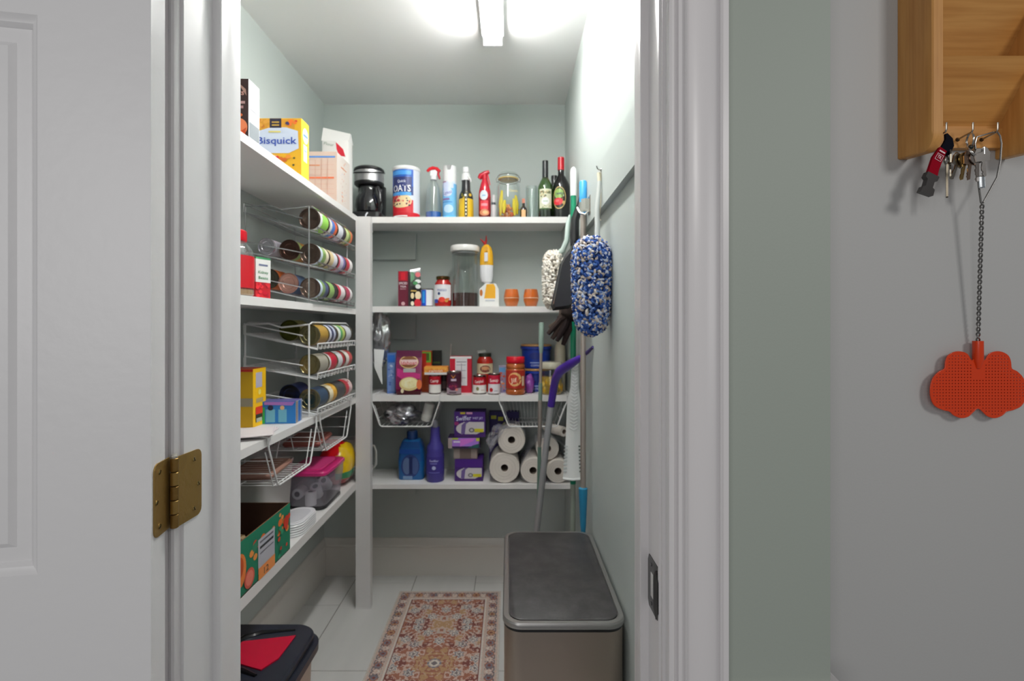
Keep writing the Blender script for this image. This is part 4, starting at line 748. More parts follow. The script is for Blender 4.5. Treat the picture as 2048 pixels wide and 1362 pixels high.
# --- second left shelf, near the doorway
t = thing('snack_jar', 'clear plastic jar with red lid and red label by the door frame', 'jar', (-.853, 1.53, L2z+E))
MB().lathe([(.060, 0), (.066, .006), (.066, .125), (.060, .148), (.046, .162), (.040, .172)], (255, 255, 255), 30, cap1=False).obj('clear_jar', 'glass', t)
MB().lathe([(.044, .168), (.046, .171), (.046, .198), (.043, .202), (0, .203)], (206, 14, 36), 30).obj('lid', 'plastic', t)
MB().lathe([(.0, .003), (.060, .003), (.0635, .008), (.0635, .020), (0, .022)], (190, 150, 110), 26).obj('nuts', 'matte', t)
MB().lathe([(.0665, .024), (.0665, .122)], (196, 18, 34), 30, cap0=False, cap1=False).obj('red_label', 'print', t)
art(t, [(cyl(.067, .45), [('r', -.03, .100, .022, .116, (226, 226, 230)), ('r', -.026, .104, .018, .112, (60, 60, 70)), ('t', 'aro', .002, .078, .026, .052, 0, (246, 190, 70)), ('blobs', -.03, .032, .02, .055, 9, .008, 4, [(240, 190, 60), (226, 90, 40)])])])
carton('bean_box', 'white and green topped box with red beans picture, right of red lidded jar', 'box', (-.8225, 1.637, L2z+E), .045, .06, .132, (196, 30, 40), [('f', [('r', -.0225, -.015, .0225, .066, (232, 232, 230)), ('r', -.0225, .060, .0225, .066, (60, 140, 90))]), ('r', [('r', -.03, -.015, .03, .064, (232, 232, 230)), ('r', -.03, .060, .03, .066, (60, 140, 90)), ('r', -.018, .038, .018, .044, (110, 120, 150)), ('t', 'Kidney', 0, .018, .009, .04, 0, (90, 150, 110)), ('t', 'Beans', 0, .0, .009, .038, 0, (90, 150, 110)), ('blobs', -.026, -.06, .026, -.02, 22, .007, 4, [(196, 20, 44), (226, 50, 60), (160, 16, 40)])])], rz=-.35)

# --- third left shelf
t = round_thing('grape_jam_jar', 'dark jam jar with lavender lid at the door frame', 'jar', (-.905, 1.58, L3z+E), [('jar', 'gloss', [(.034, 0), (.040, .005), (.040, .115), (.032, .135)], (36, 20, 34)), ('lid', 'plastic', [(.035, .132), (.036, .134), (.036, .150), (.033, .152), (0, .152)], (132, 120, 196))],
    [(cyl(.0405, .4), [('r', -.036, .025, .036, .098, (190, 200, 206)), ('r', -.036, .025, .036, .048, (120, 80, 170)), ('r', -.036, .050, .036, .060, (214, 200, 120)), ('e', 0, .078, .014, .012, (60, 56, 110))])])
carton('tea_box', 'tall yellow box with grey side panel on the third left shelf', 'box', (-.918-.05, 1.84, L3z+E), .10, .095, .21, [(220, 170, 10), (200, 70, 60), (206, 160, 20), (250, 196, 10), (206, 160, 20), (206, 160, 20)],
       [('r', [('r', -.028, .035, .018, .09, (190, 186, 206)), ('e', .0, .018, .010, .010, (244, 226, 120)), ('r', -.026, -.02, .024, -.004, (180, 160, 110)), ('r', -.03, -.075, .02, -.035, (226, 60, 30)), ('r', -.03, -.09, .018, -.062, (60, 50, 20)), ('r', -.026, -.09, .014, -.076, (190, 190, 170))]), ('f', [('r', -.05, -.03, .05, .0, (150, 140, 120)), ('r', -.05, .095, .05, .104, (196, 40, 40))])])
carton('tea_bag_box', 'low bright blue box with two small round pictures, beside the yellow box', 'box', (-.865, 1.905, L3z+E), .125, .075, .083, [(20, 110, 200), (90, 90, 150), (30, 120, 196), (196, 196, 200), (30, 120, 196), (30, 120, 196)],
       [('f', [('r', -.045, -.036, -.012, .012, (110, 180, 206)), ('r', .000, -.036, .030, .012, (110, 180, 206)), ('e', -.028, .018, .010, .010, (30, 40, 70)), ('e', .014, .018, .008, .008, (226, 180, 130)), ('r', -.0625, -.04, -.048, .02, (50, 180, 90)), ('p', [(-.05, .03), (.05, .026), (.06, .040), (-.05, .040)], (170, 120, 200))]),
        ('r', [('r', -.034, -.04, -.020, .04, (150, 130, 120)), ('r', -.012, -.04, .018, .04, (20, 110, 200)), ('r', .024, -.04, .03, .04, (110, 140, 190))])], rz=.1)
for k in range(3):
    t = thing('napkin', ['bottom white napkin under two others', 'middle white napkin of the three by the yellow box', 'top white napkin lying before the blue box'][k], 'napkin', (-.86+.010*k, 1.70-.025*k, L3z+E+.0058*k), .2+.12*k, 'stacked white napkins')
    b = MB(); b.rbox(.115, .15, 0, .0055, (226, 216, 218), .012, .003, 3); b.obj('folded_paper', 'card', t)
    MB().rbox(.108, .143, .0056, .0058, (232, 224, 226), .012, .0, 3).obj('top_fold', 'card', t) if k == 2 else None

# --- baskets under the third left shelf; opening towards +x
wire_basket('white wire basket under the left shelf, nearer the doorway', (XS+.003, 1.815, L3z-.027), PI/2, .40, .27, .145, .26)
wire_basket('white wire basket under the left shelf, nearer the post', (XS+.003, 2.255, L3z-.027), PI/2, .40, .27, .135, .26)
for yy, nm, cc in ((1.83, 'flat brown paper packet lying in the nearer left basket', (150, 110, 96)), (2.27, 'flat reddish paper packet lying in the basket by the post', (150, 84, 74))):
    t = thing('paper_packet', nm, 'packet', (-.91, yy, L3z-.027-(.143 if yy < 2 else .133)+.002), .1)
    b = MB(); b.rbox(.16, .22, 0, .022, cc, .012, .008, 3); b.obj('packet', 'card', t)
    art(t, [(plane((0, 0, .022), (1, 0, 0), (0, 1, 0)), [('r', -.06, -.09+.03*i, .06, -.082+.03*i, (206, 180, 170)) for i in range(6)])])

# --- lowest left shelf
t = thing('cookie_case', 'open green cardboard case with orange cookie pictures on the lowest shelf', 'box', (-.90, 1.545, L4z+E))
GN = (22, 122, 92); BRN = (66, 42, 30)
wx, wy, hh = .228, .50, .166
MB().box(-wx/2, wx/2, -wy/2, wy/2, 0, .004, BRN).obj('case_bottom', 'card', t)
for (x0, x1, y0, y1, c) in ((wx/2-.004, wx/2, -wy/2, wy/2, [BRN, (120, 90, 60), GN, GN, GN, BRN]), (-wx/2, -wx/2+.004, -wy/2, wy/2, [BRN, (120, 90, 60), GN, BRN, GN, GN]), (-wx/2+.004, wx/2-.004, wy/2-.004, wy/2, [BRN, (120, 90, 60), BRN, GN, GN, GN]), (-wx/2+.004, wx/2-.004, -wy/2, -wy/2+.004, [BRN, (120, 90, 60), GN, GN, BRN, GN])):
    MB().box(x0, x1, y0, y1, .004, hh, c).obj('case_wall', 'card', t)
sf = plane((wx/2, 0, hh/2), (0, 1, 0), (0, 0, 1))
art(t, [(sf, [('blobs', -.02, .0, .24, .07, 30, .014, 4, [(226, 110, 40), (206, 60, 30), (240, 150, 70), (30, 130, 96)]), ('r', .02, -.062, .13, .045, (190, 190, 200)), ('r', .03, .030, .12, .036, (110, 110, 120)), ('r', .03, .012, .12, .020, (60, 60, 66)), ('r', .03, -.004, .12, .0, (130, 130, 140)), ('r', .02, -.083, .13, -.045, (240, 150, 80)), ('t', '12', .07, -.066, .02, .03, 0, (90, 70, 60)),
    ('e', -.035, -.045, .030, .030, (214, 90, 70)), ('e', -.035, -.045, .022, .022, (236, 130, 110)), ('e', -.09, .0, .035, .05, (232, 130, 60)), ('e', -.09, .01, .02, .03, (200, 80, 30)), ('e', -.16, -.03, .035, .03, (206, 214, 210)), ('blobs', .15, -.07, .23, .03, 9, .010, 4, [(14, 90, 66), (40, 150, 110), (200, 60, 30)]), ('e', .21, .03, .020, .022, (206, 50, 30))])])
rr = random.Random(2); b = MB()
for i in range(9): b.ball((rr.uniform(-.07, .07), rr.uniform(-.2, .16), .05), (.04, .045, .045), rr.choice([(196, 170, 130), (120, 90, 60), (90, 60, 50)]), 10, 7, .2, i)
b.obj('loose_wrappers', 'card', t, kind='stuff')
t = thing('foam_plates', 'short stack of white foam plates beside the green case', 'plates', (-.842, 1.98, L4z+E))
for k in range(5):
    MB().rbox(.112, .20, .009*k, .009*k+.0085, (228, 228, 230), .05, .003, 6, top=1.0).obj('plate', 'plastic', t)
b = MB(); b.rbox(.106, .19, .0455, .050, (236, 236, 240), .045, .002, 6); b.rbox(.08, .15, .0502, .051, (214, 214, 220), .04, .0, 6); b.obj('top_plate', 'plastic', t)
# clear tub with pink lid
t = thing('storage_tub', 'translucent storage tub with pink lid and black base rim', 'tub', (-.880, 2.285, L4z+E))
def rr4(w, dd, z, r=.03): return rr_ring(w, dd, z, 0, r)
b = MB(); b.loft([rr4(.150, .225, .012), rr4(.156, .235, .02), rr4(.176, .262, .120), rr4(.176, .262, .150), rr4(.165, .25, .158)], (196, 190, 206), True, False); b.obj('tub_wall', 'frosted', t, sharp=60)
MB().loft([rr4(.150, .228, 0), rr4(.158, .236, .003), rr4(.158, .236, .012), rr4(.150, .228, .016)], (18, 18, 20)).obj('base_rim', 'plastic', t)
b = MB(); b.loft([rr4(.180, .268, .152), rr4(.186, .274, .156), rr4(.186, .274, .166), rr4(.178, .266, .171)], (206, 44, 120)); b.loft([rr4(.12, .20, .171), rr4(.12, .20, .175), rr4(.11, .19, .176)], (226, 70, 140)); b.obj('lid', 'plastic', t)
for (x, y, z, rx, c, nm) in ((.02, -.05, .065, .6, (226, 226, 226), 'spool'), (-.04, -.085, .07, 1.57, (214, 214, 214), 'spool'), (.03, .03, .075, .9, (230, 228, 230), 'spool'), (-.01, .07, .06, .2, (206, 206, 210), 'spool'), (.01, -.09, .045, 0, (236, 234, 232), 'spool')):
    m = MB(Matrix.Translation((x, y, z)) @ Matrix.Rotation(rx, 4, 'X')); m.lathe([(.022, -.03), (.024, -.028), (.024, .028), (.022, .03)], c, 18); m.lathe([(.012, .0301), (.0, .0301)], (50, 52, 50), 14); m.obj(nm, 'card', t)
# translucent white bin behind the green case
t = thing('plastic_bin', 'big translucent white bin behind the basket, above the green case', 'bin', (-.987, 1.975, L4z+E))
b = MB(); b.loft([rr4(.14, .24, 0), rr4(.145, .25, .01), rr4(.160, .29, .235), rr4(.166, .296, .237), rr4(.166, .296, .247), rr4(.156, .284, .247), rr4(.140, .24, .02)], (206, 200, 196), True, False); b.obj('bin', 'plastic', t, sharp=60)
MB().tube([(.083, -.10, .240), (.088, -.04, .225), (.088, .04, .225), (.083, .10, .240)], .004, (214, 210, 206)).obj('handle', 'plastic', t)
# red and yellow bag by the post
t = thing('chip_bag', 'glossy red and yellow snack bag behind the pink lidded tub', 'bag', (-.876, 2.56, L4z+.104))
m = MB(); m.ball((0, 0, 0), (.084, .115, .104), (206, 16, 26), 28, 18, .05, 8, .8)
for i, f in enumerate(m.f):
    cx_ = sum(m.v[k][0] for k in f)/len(f); cz_ = sum(m.v[k][2] for k in f)/len(f)
    if cx_ > .030: m.c[i] = (232, 190, 16) if cz_ > -.03 else (60, 150, 96) if cz_ > -.06 else (150, 16, 26)
m.obj('bag_film', 'film', t, sharp=80)
m = MB(); m.prism([(-.07, .096), (.02, .100), (.03, .122), (-.08, .118)], 'y', -.003, .003, (190, 14, 22)); m.obj('crimped_seal', 'film', t)

# ================================================================== TOOLS ON THE RIGHT WALL
def P(px, py, d): return (X(px, d), d, ZZ(py, d))
# green broom pole
t = thing('broom', 'green broom pole with white rounded tip, leaning furthest back by the wall', 'broom', (0, 0, 0))
GP = (0, 128, 92)
b = MB(); pa = Vector((.297, 2.33, .012)); pb = Vector(P(1147, 334, 2.33)); dv = (pb-pa).normalized(); L_ = (pb-pa).length
pt = lambda s: tuple(pa+dv*s)
MB().tube([pt(L_-.135), pt(L_-.02), pt(L_-.008), pt(L_)], [.0145, .0155, .012, .004], (236, 238, 238), 14).obj('tip', 'plastic', t)
MB().tube([pt(.70), pt(L_-.135)], .0135, GP, 14).obj('pole', 'plastic', t)
MB().tube([pt(.48), pt(.70)], [.012, .013], (150, 160, 150), 14).obj('sleeve', 'plastic', t)
MB().tube([pt(.0), pt(.06), pt(.48)], [.018, .016, .012], (206, 206, 200), 14).obj('lower_grip', 'plastic', t)
# blue tipped steel pole
t = thing('mop_pole', 'steel mop pole with sky blue top and teal tapered grip at the bottom', 'mop', (0, 0, 0))
yb = 1.972; xb = .2925
MB().tube([(xb, yb, 2.018), (xb, yb, 2.012), (xb, yb, 1.90), (xb, yb, 1.885)], [.012, .0155, .0155, .013], (60, 160, 222), 16).obj('blue_top', 'plastic', t)
MB().tube([(xb, yb, .80), (xb, yb, 1.15), (xb, yb, 1.886)], .0112, (168, 158, 150), 16).obj('steel_pole', 'satin', t)
MB().tube([(xb, yb, .012), (xb, yb, .62), (xb, yb, .66), (xb, yb, .78), (xb, yb, .806), (xb, yb, .81)], [.006, .008, .012, .017, .018, .012], (36, 128, 168), 16).obj('teal_grip', 'plastic', t)
# spring clip on the board
t = thing('tool_clip', 'steel spring clip screwed to the green board, gripping the blue topped pole', 'clip', (XR-.0205, 1.90, 1.905))
b = MB(); b.rbox(.004, .045, -.035, .035, (190, 184, 178), .002, .001, 2); b.obj('back_plate', 'metal', t)
for s in (-1, 1): b = MB(); b.loft([[(-.002, .015*s-.004, -.02), (-.002, .015*s-.004, .02)], [(-.020, .026*s, -.02), (-.020, .026*s, .02)], [(-.034, .024*s+.01, -.02), (-.034, .024*s+.01, .02)]], (200, 196, 190), False, False, False); b.obj('spring_jaw', 'metal', t, sharp=60)
MB().tube([(-.004, -.01, -.025), (-.02, -.012, -.038), (-.038, -.005, -.03), (-.045, .01, -.008)], .004, (220, 218, 214)).obj('bent_hook', 'metal', t)
# black dustpan
t = thing('dustpan', 'black plastic dustpan hanging by its handle beside the blue duster', 'dustpan', (0, 0, 0))
BK = (30, 30, 33); dp = 2.06
b = MB(); b.tube([P(1163, 392, dp), P(1160, 410, dp), P(1150, 440, dp), P(1149, 470, dp), P(1149, 492, dp)], [.010, .014, .018, .019, .018], BK, 12); b.obj('handle', 'plastic', t)
b = MB(); pts = [(1149, 478), (1140, 500), (1129, 512), (1121, 528), (1103, 612), (1106, 620), (1138, 616), (1164, 600), (1166, 520), (1158, 490)]
lo = [P(x, y, dp) for x, y in pts]; hi = [P(1140+(x-1140)*.86, 560+(y-560)*.90, dp-.055) for x, y in pts]
b.loft([[tuple(Vector(p)+Vector((0, .02, 0))) for p in lo], lo], BK); b.loft([lo, [tuple(Vector(p)*.45+Vector(q)*.55) for p, q in zip(lo, hi)], hi], (44, 44, 48), False, True); b.obj('pan', 'plastic', t, sharp=20)
b = MB(); b.tube([P(1121, 528, dp-.004), P(1103, 612, dp-.004), P(1106, 620, dp-.004), P(1138, 616, dp-.004)], .003, (18, 18, 20), 6); b.obj('rubber_lip', 'plastic', t)
# strand mops: many small yarn loops on a core
def fluffy(parent, c, r, n, cols, seed, s=.012, tr=.0032, part='yarn_pile', taper=0):
    rr = random.Random(seed); b = MB()
    for i in range(n):
        z = rr.uniform(-1, 1); a = rr.uniform(0, 2*PI); q = (1-abs(z)**5)**.5*.98+.03
        d = Vector((q*math.cos(a), q*math.sin(a), z)); k = 1+taper*z
        p = Vector((c[0]+d.x*r[0]*k, c[1]+d.y*r[1]*k, c[2]+d.z*r[2])); out = Vector((d.x*r[1], d.y*r[0], d.z*.3*min(r[0], r[1]))).normalized()
        tn = Vector((rr.uniform(-1, 1), rr.uniform(-1, 1), rr.uniform(-1, 1))); tn = (tn-out*tn.dot(out)).normalized()
        b.tube([tuple(p-out*s*.6-tn*s*.3), tuple(p+out*s*.5-tn*s*.3), tuple(p+out*s*.7+tn*s*.35), tuple(p+tn*s*.7-out*s*.1)], [tr*.6, tr, tr, tr*.7], rr.choice(cols), 5)
    return b.obj(part, 'cloth', parent, sharp=180, kind='stuff')
BL = [(64, 96, 170), (46, 78, 150), (84, 120, 190), (40, 62, 120), (130, 158, 214), (60, 92, 164)]; CR = [(226, 218, 212), (206, 192, 182), (190, 176, 166), (214, 220, 238)]
t = thing('duster_mitt', 'big fluffy blue and beige duster hanging from a hook on the right wall', 'duster', (0, 0, 0))
dc = P(1183, 572, 1.60); dc = (.264, 1.60, ZZ(572, 1.60))
MB().ball(dc, (.050, .034, .146), (60, 80, 130), 18, 12).obj('core', 'cloth', t)
fluffy(t, dc, (.050, .036, .148), 1500, BL*2+CR*2, 4, .0170, .0046, taper=.10)
hk = Vector((.300, 1.655, 1.957)); tp = Vector((dc[0]+.02, 1.61, dc[2]+.13))
MB().tube([tuple(tp), tuple(tp.lerp(hk, .5)+Vector((-.004, 0, 0))), tuple(tp.lerp(hk, .86))], [.0085, .0085, .006], (196, 200, 198), 12).obj('handle', 'plastic', t)
MB().tube([tuple(tp.lerp(hk, .86)), tuple(hk+Vector((-.004, 0, -.006))), tuple(hk+Vector((.002, .004, -.002))), tuple(hk+Vector((.010, .008, -.04))), (.300, 1.66, 1.80), (.299, 1.63, 1.79)], [.006, .005, .004, .0022, .002, .002], (214, 206, 184), 8).obj('hanging_loop', 'cloth', t)
t = thing('wall_hook', 'small metal hook in the green board holding the blue duster', 'hook', (0, 0, 0)); b = MB(); b.tube([(XR-.0205, 1.66, 1.963), (hk.x, 1.657, 1.962), (hk.x-.008, 1.650, 1.964), (hk.x-.012, 1.646, 1.972)], .002, (170, 170, 170), 8); b.obj('hook', 'metal', t)
MB(Matrix.Translation((XR-.0205, 1.66, 1.963)) @ Matrix.Rotation(-PI/2, 4, 'Y')).lathe([(.006, 0), (.005, .002), (0, .0022)], (150, 150, 150), 12).obj('screw_plate', 'metal', t)
# cream fluffy mop head
t = thing('dust_mop', 'cream fluffy mop head behind the black dustpan', 'mop', (0, 0, 0))
mc = P(1107, 560, 2.40)
MB().ball(mc, (.030, .03, .120), (200, 190, 176), 14, 10).obj('core', 'cloth', t)
fluffy(t, mc, (.040, .036, .130), 620, [(244, 238, 228), (236, 228, 216), (250, 246, 238), (226, 216, 202)], 6, .018, .0060)
MB().tube([tuple(Vector(mc)+Vector((.01, 0, .12))), P(1126, 500, 2.38), P(1134, 480, 2.36), P(1136, 446, 2.36), P(1140, 430, 2.36)], [.012, .014, .013, .011, .006], (206, 222, 216), 10).obj('handle', 'plastic', t)
# brown work gloves
t = thing('glove_bundle', 'bundle of dark brown gloves hanging under the dustpan', 'gloves', (0, 0, 0))
g0 = Vector(P(1150, 622, 2.22))
for i, (px, py, dx) in enumerate(((1096, 668, 0), (1104, 678, .01), (1114, 682, -.01), (1126, 690, .01), (1098, 655, .02))):
    e = Vector(P(px, py, 2.2+dx)); m_ = (g0*.45+e*.55)+Vector((0, 0, .016-i*.006))
    MB().tube([tuple(g0+Vector((-.012*i, .004*i, 0))), tuple(m_), tuple(e)], [.022, .017, .009], [(52, 42, 40), (66, 54, 50), (44, 36, 36), (58, 48, 46), (72, 62, 56)][i], 9).obj('glove_finger', 'cloth', t)
b = MB(); b.ball(tuple(g0+Vector((-.018, 0, -.012))), (.05, .032, .038), (48, 40, 38), 16, 10, .5, 5); b.obj('palm', 'cloth', t, sharp=80)
MB().tube([tuple(g0+Vector((.01, 0, .02))), (.300, 2.25, 1.62), (.318, 2.25, 1.70), (.3255, 2.25, 1.705)], .0025, (60, 56, 50), 6).obj('cord', 'cloth', t)
# sage handled pole in front of the back shelves
t = thing('mop_pole', 'thin steel pole with sage green rubber handle in front of the back shelves', 'mop', (0, 0, 0))
SG = (140, 162, 150)
q = lambda py: P(1083-(py-645)*.016, py, 2.44)
MB().tube([q(645), q(647), q(690), q(706)], [.010, .0125, .0125, .008], SG, 14).obj('handle', 'plastic', t)
MB().tube([q(706), q(772)], .0075, (166, 154, 146), 12).obj('upper_pole', 'satin', t)
MB().tube([q(766), q(800)], .0100, (120, 142, 130), 12).obj('collar', 'plastic', t)
MB().tube([q(800), q(880), q(894)], [.0105, .0105, .007], (160, 150, 144), 12).obj('lower_pole', 'satin', t)
MB().tube([q(894), q(960), q(1230)], [.0095, .0095, .009], (96, 124, 112), 12).obj('lower_sleeve', 'plastic', t)
# purple handled floor mop
t = thing('floor_mop', 'silver floor mop with curved purple handle leaning on the right wall', 'mop', (0, 0, 0))
VI = (72, 36, 158)
pz = [P(1102, 812, 2.30), P(1106, 785, 2.28), P(1111, 758, 2.24), P(1120, 742, 2.18), P(1138, 730, 2.10), P(1160, 716, 2.02), P(1166, 712, 2.0)]
MB().tube(pz, [.0165, .0175, .0185, .0205, .020, .013, .006], VI, 16).obj('handle', 'plastic', t)
MB().tube([P(1164, 713, 2.0), P(1176, 704, 1.96), P(1186, 694, 1.925)], [.008, .0075, .0055], (66, 54, 110), 12).obj('handle_end', 'plastic', t)
MB().tube([P(1102, 812, 2.30), P(1088, 930, 2.34), (X(1074, 2.40), 2.42, ZZ(1062, 2.42)), (.118, 2.50, .03)], .0150, (184, 186, 190), 16).obj('silver_pole', 'satin', t)
b = MB(Matrix.Translation((.115, 2.50, .0))); b.rbox(.10, .26, .001, .03, VI, .03, .006, 4); b.obj('mop_base', 'plastic', t)
# white scraper / swatter with chevron ribs
t = thing('ribbed_paddle', 'long white ribbed plastic paddle widening downwards beside the green pole', 'paddle', (0, 0, 0))
sd = 2.275; prof = [(1151, 716, 7), (1150, 745, 8), (1149.5, 775, 8.5), (1147.5, 800, 13), (1147, 850, 14.5), (1146, 900, 15.5), (1145.5, 940, 18), (1145.5, 957, 20)]
b = MB(); rings = []
for px, py, hw in prof:
    c_ = P(px, py, sd); h_ = hw*sd/1000; th = .006
    rings.append([(c_[0]-h_, sd-.000, c_[2]), (c_[0]-h_*.5, sd-th, c_[2]), (c_[0]+h_*.5, sd-th, c_[2]), (c_[0]+h_, sd, c_[2]), (c_[0]+h_, sd+.004, c_[2]), (c_[0]-h_, sd+.004, c_[2])])
b.loft(rings, (240, 242, 241)); b.obj('blade', 'plastic', t)
b = MB()
for i in range(21):
    py = 726+i*6.6; hw = (7.5 if py < 785 else 7.5+min(1, (py-785)/30)*3)*.75*sd/1000; c_ = P(1150-(py-726)*.025, py, sd)
    b.tube([(c_[0]-hw, sd-.0065, c_[2]+.006), (c_[0], sd-.009, c_[2]-.003), (c_[0]+hw, sd-.0065, c_[2]+.006)], .0030, (244, 246, 245), 5)
b.obj('chevron_ribs', 'plastic', t, kind='stuff')
for sgn in (-1, 1):
    for i in range(8):
        py = 892+i*7.2; c_ = P(1146, py, sd); hw = (15.5+i*.3)*sd/1000
        MB().box(c_[0]+sgn*hw*.92-.008, c_[0]+sgn*hw*.92+.008-(.004 if sgn > 0 else 0), sd-.0062, sd-.0028, c_[2]-.003, c_[2]+.003, (70, 84, 78) if sgn > 0 else (200, 206, 204)).obj('slot', 'matte', t)
c_ = P(1145.5, 957, sd); MB().tube([(c_[0]-.045, sd-.003, c_[2]), (c_[0], sd-.008, c_[2]-.004), (c_[0]+.045, sd-.003, c_[2])], .005, (230, 233, 232), 8).obj('foot_rim', 'plastic', t)
# ================================================================== FLOOR
# bin in brushed steel
t = thing('kitchen_bin', 'tall brushed steel bin with flat dark grey lid inside the doorway', 'bin', (.150, 1.635, 0))
BW, BD = .335, .605
def rring(w, dd, z, r, n=8, cy=0):
    out = []
    for qx, qy, a0 in ((1, 1, 0), (-1, 1, PI/2), (-1, -1, PI), (1, -1, 3*PI/2)):
        for i in range(n+1): a = a0+PI/2*i/n; out.append((qx*(w/2-r)+r*math.cos(a), cy+qy*(dd/2-r)+r*math.sin(a), z))
    return out
b = MB(); b.loft([rring(BW-.012, BD-.012, .03, .05), rring(BW-.008, BD-.008, .035, .05), rring(BW-.008, BD-.008, .625, .05)], (176, 162, 150), True, True); b.obj('steel_body', 'brushed', t)
MB().loft([rring(BW-.004, BD-.004, 0, .05), rring(BW, BD, .004, .05), rring(BW, BD, .028, .05), rring(BW-.006, BD-.006, .032, .05)], (32, 32, 34)).obj('base_ring', 'plastic', t)
MB().loft([rring(BW-.006, BD-.006, .6255, .05), rring(BW-.006, BD-.006, .634, .05)], (26, 26, 28)).obj('shadow_gap', 'plastic', t)
b = MB(); b.loft([rring(BW-.002, BD-.002, .634, .05), rring(BW, BD, .637, .05), rring(BW, BD, .646, .05), rring(BW-.006, BD-.006, .6505, .048), rring(BW-.030, BD-.026, .651, .042), rring(BW-.032, BD-.028, .647, .042)], (176, 174, 172), True, True); b.obj('lid_frame', 'brushed', t)
m = MATS['plastic'].copy(); m.name = 'lid_plastic'; MATS['lid_plastic'] = m
def lid_wear():
    nt = m.node_tree; N = nt.nodes.new; L = nt.links.new; b_ = nt.nodes['Principled BSDF']
    tc = N('ShaderNodeTexCoord'); n = N('ShaderNodeTexNoise'); n.inputs['Scale'].default_value = 14; n.inputs['Detail'].default_value = 7; n.inputs['Roughness'].default_value = .7; L(tc.outputs['Object'], n.inputs[0])
    r = N('ShaderNodeValToRGB'); r.color_ramp.elements[0].position = .42; r.color_ramp.elements[0].color = lin((48, 46, 47)); r.color_ramp.elements[1].position = .75; r.color_ramp.elements[1].color = lin((74, 72, 72)); L(n.outputs[0], r.inputs[0]); L(r.outputs[0], b_.inputs['Base Color'])
    b_.inputs['Roughness'].default_value = .48; b_.inputs['Coat Weight'].default_value = 0
lid_wear()
b = MB(); b.loft([rring(BW-.036, BD-.032, .647, .040), rring(BW-.036, BD-.032, .6515, .040), rring(BW-.040, BD-.036, .6530, .039)], (66, 64, 65)); b.obj('lid_panel', 'lid_plastic', t)
MB().rbox(.14, .03, .012, .026, (150, 148, 146), .006, .003, 3, 0, -BD/2-.006).obj('pedal', 'brushed', t)
# pet food bin with black lid
t = thing('storage_bin', 'beige storage bin with navy black lid and red flap, lower left', 'bin', (-.802, 1.437, 0), .0)
b = MB(); b.loft([rring(.29, .42, 0, .05), rring(.30, .43, .006, .05), rring(.325, .46, .385, .055)], (196, 178, 162)); b.obj('body', 'plastic', t)
NB = (34, 38, 50)
b = MB(); b.loft([rring(.35, .50, .386, .07), rring(.362, .512, .39, .075), rring(.362, .512, .412, .075), rring(.345, .495, .420, .07)], NB); b.obj('lid_rim', 'plastic', t)
b = MB(); b.loft([rring(.33, .48, .4205, .07), rring(.336, .486, .428, .07), rring(.336, .486, .440, .07), rring(.324, .474, .446, .066)], NB); b.obj('lid', 'plastic', t)
b = MB(); b.prism([(-.040, .140), (.116, .172), (.112, .060), (.084, .010), (-.014, .044), (-.040, .080)][::-1], 'z', .4462, .4500, (190, 10, 50)); b.obj('red_flap', 'plastic', t)
b = MB(); b.tube([(-.085, .0, .4470), (-.072, .10, .4470), (-.045, .165, .4470), (.00, .190, .4470), (.10, .205, .4470)], [.006, .009, .009, .008, .003], (10, 11, 15), 8); b.obj('groove', 'plastic', t)
b = MB(); b.tube([(-.04, .022, .4470), (.03, .010, .4470), (.08, -.012, .4470)], [.006, .009, .005], (10, 11, 15), 8); b.obj('groove', 'plastic', t)
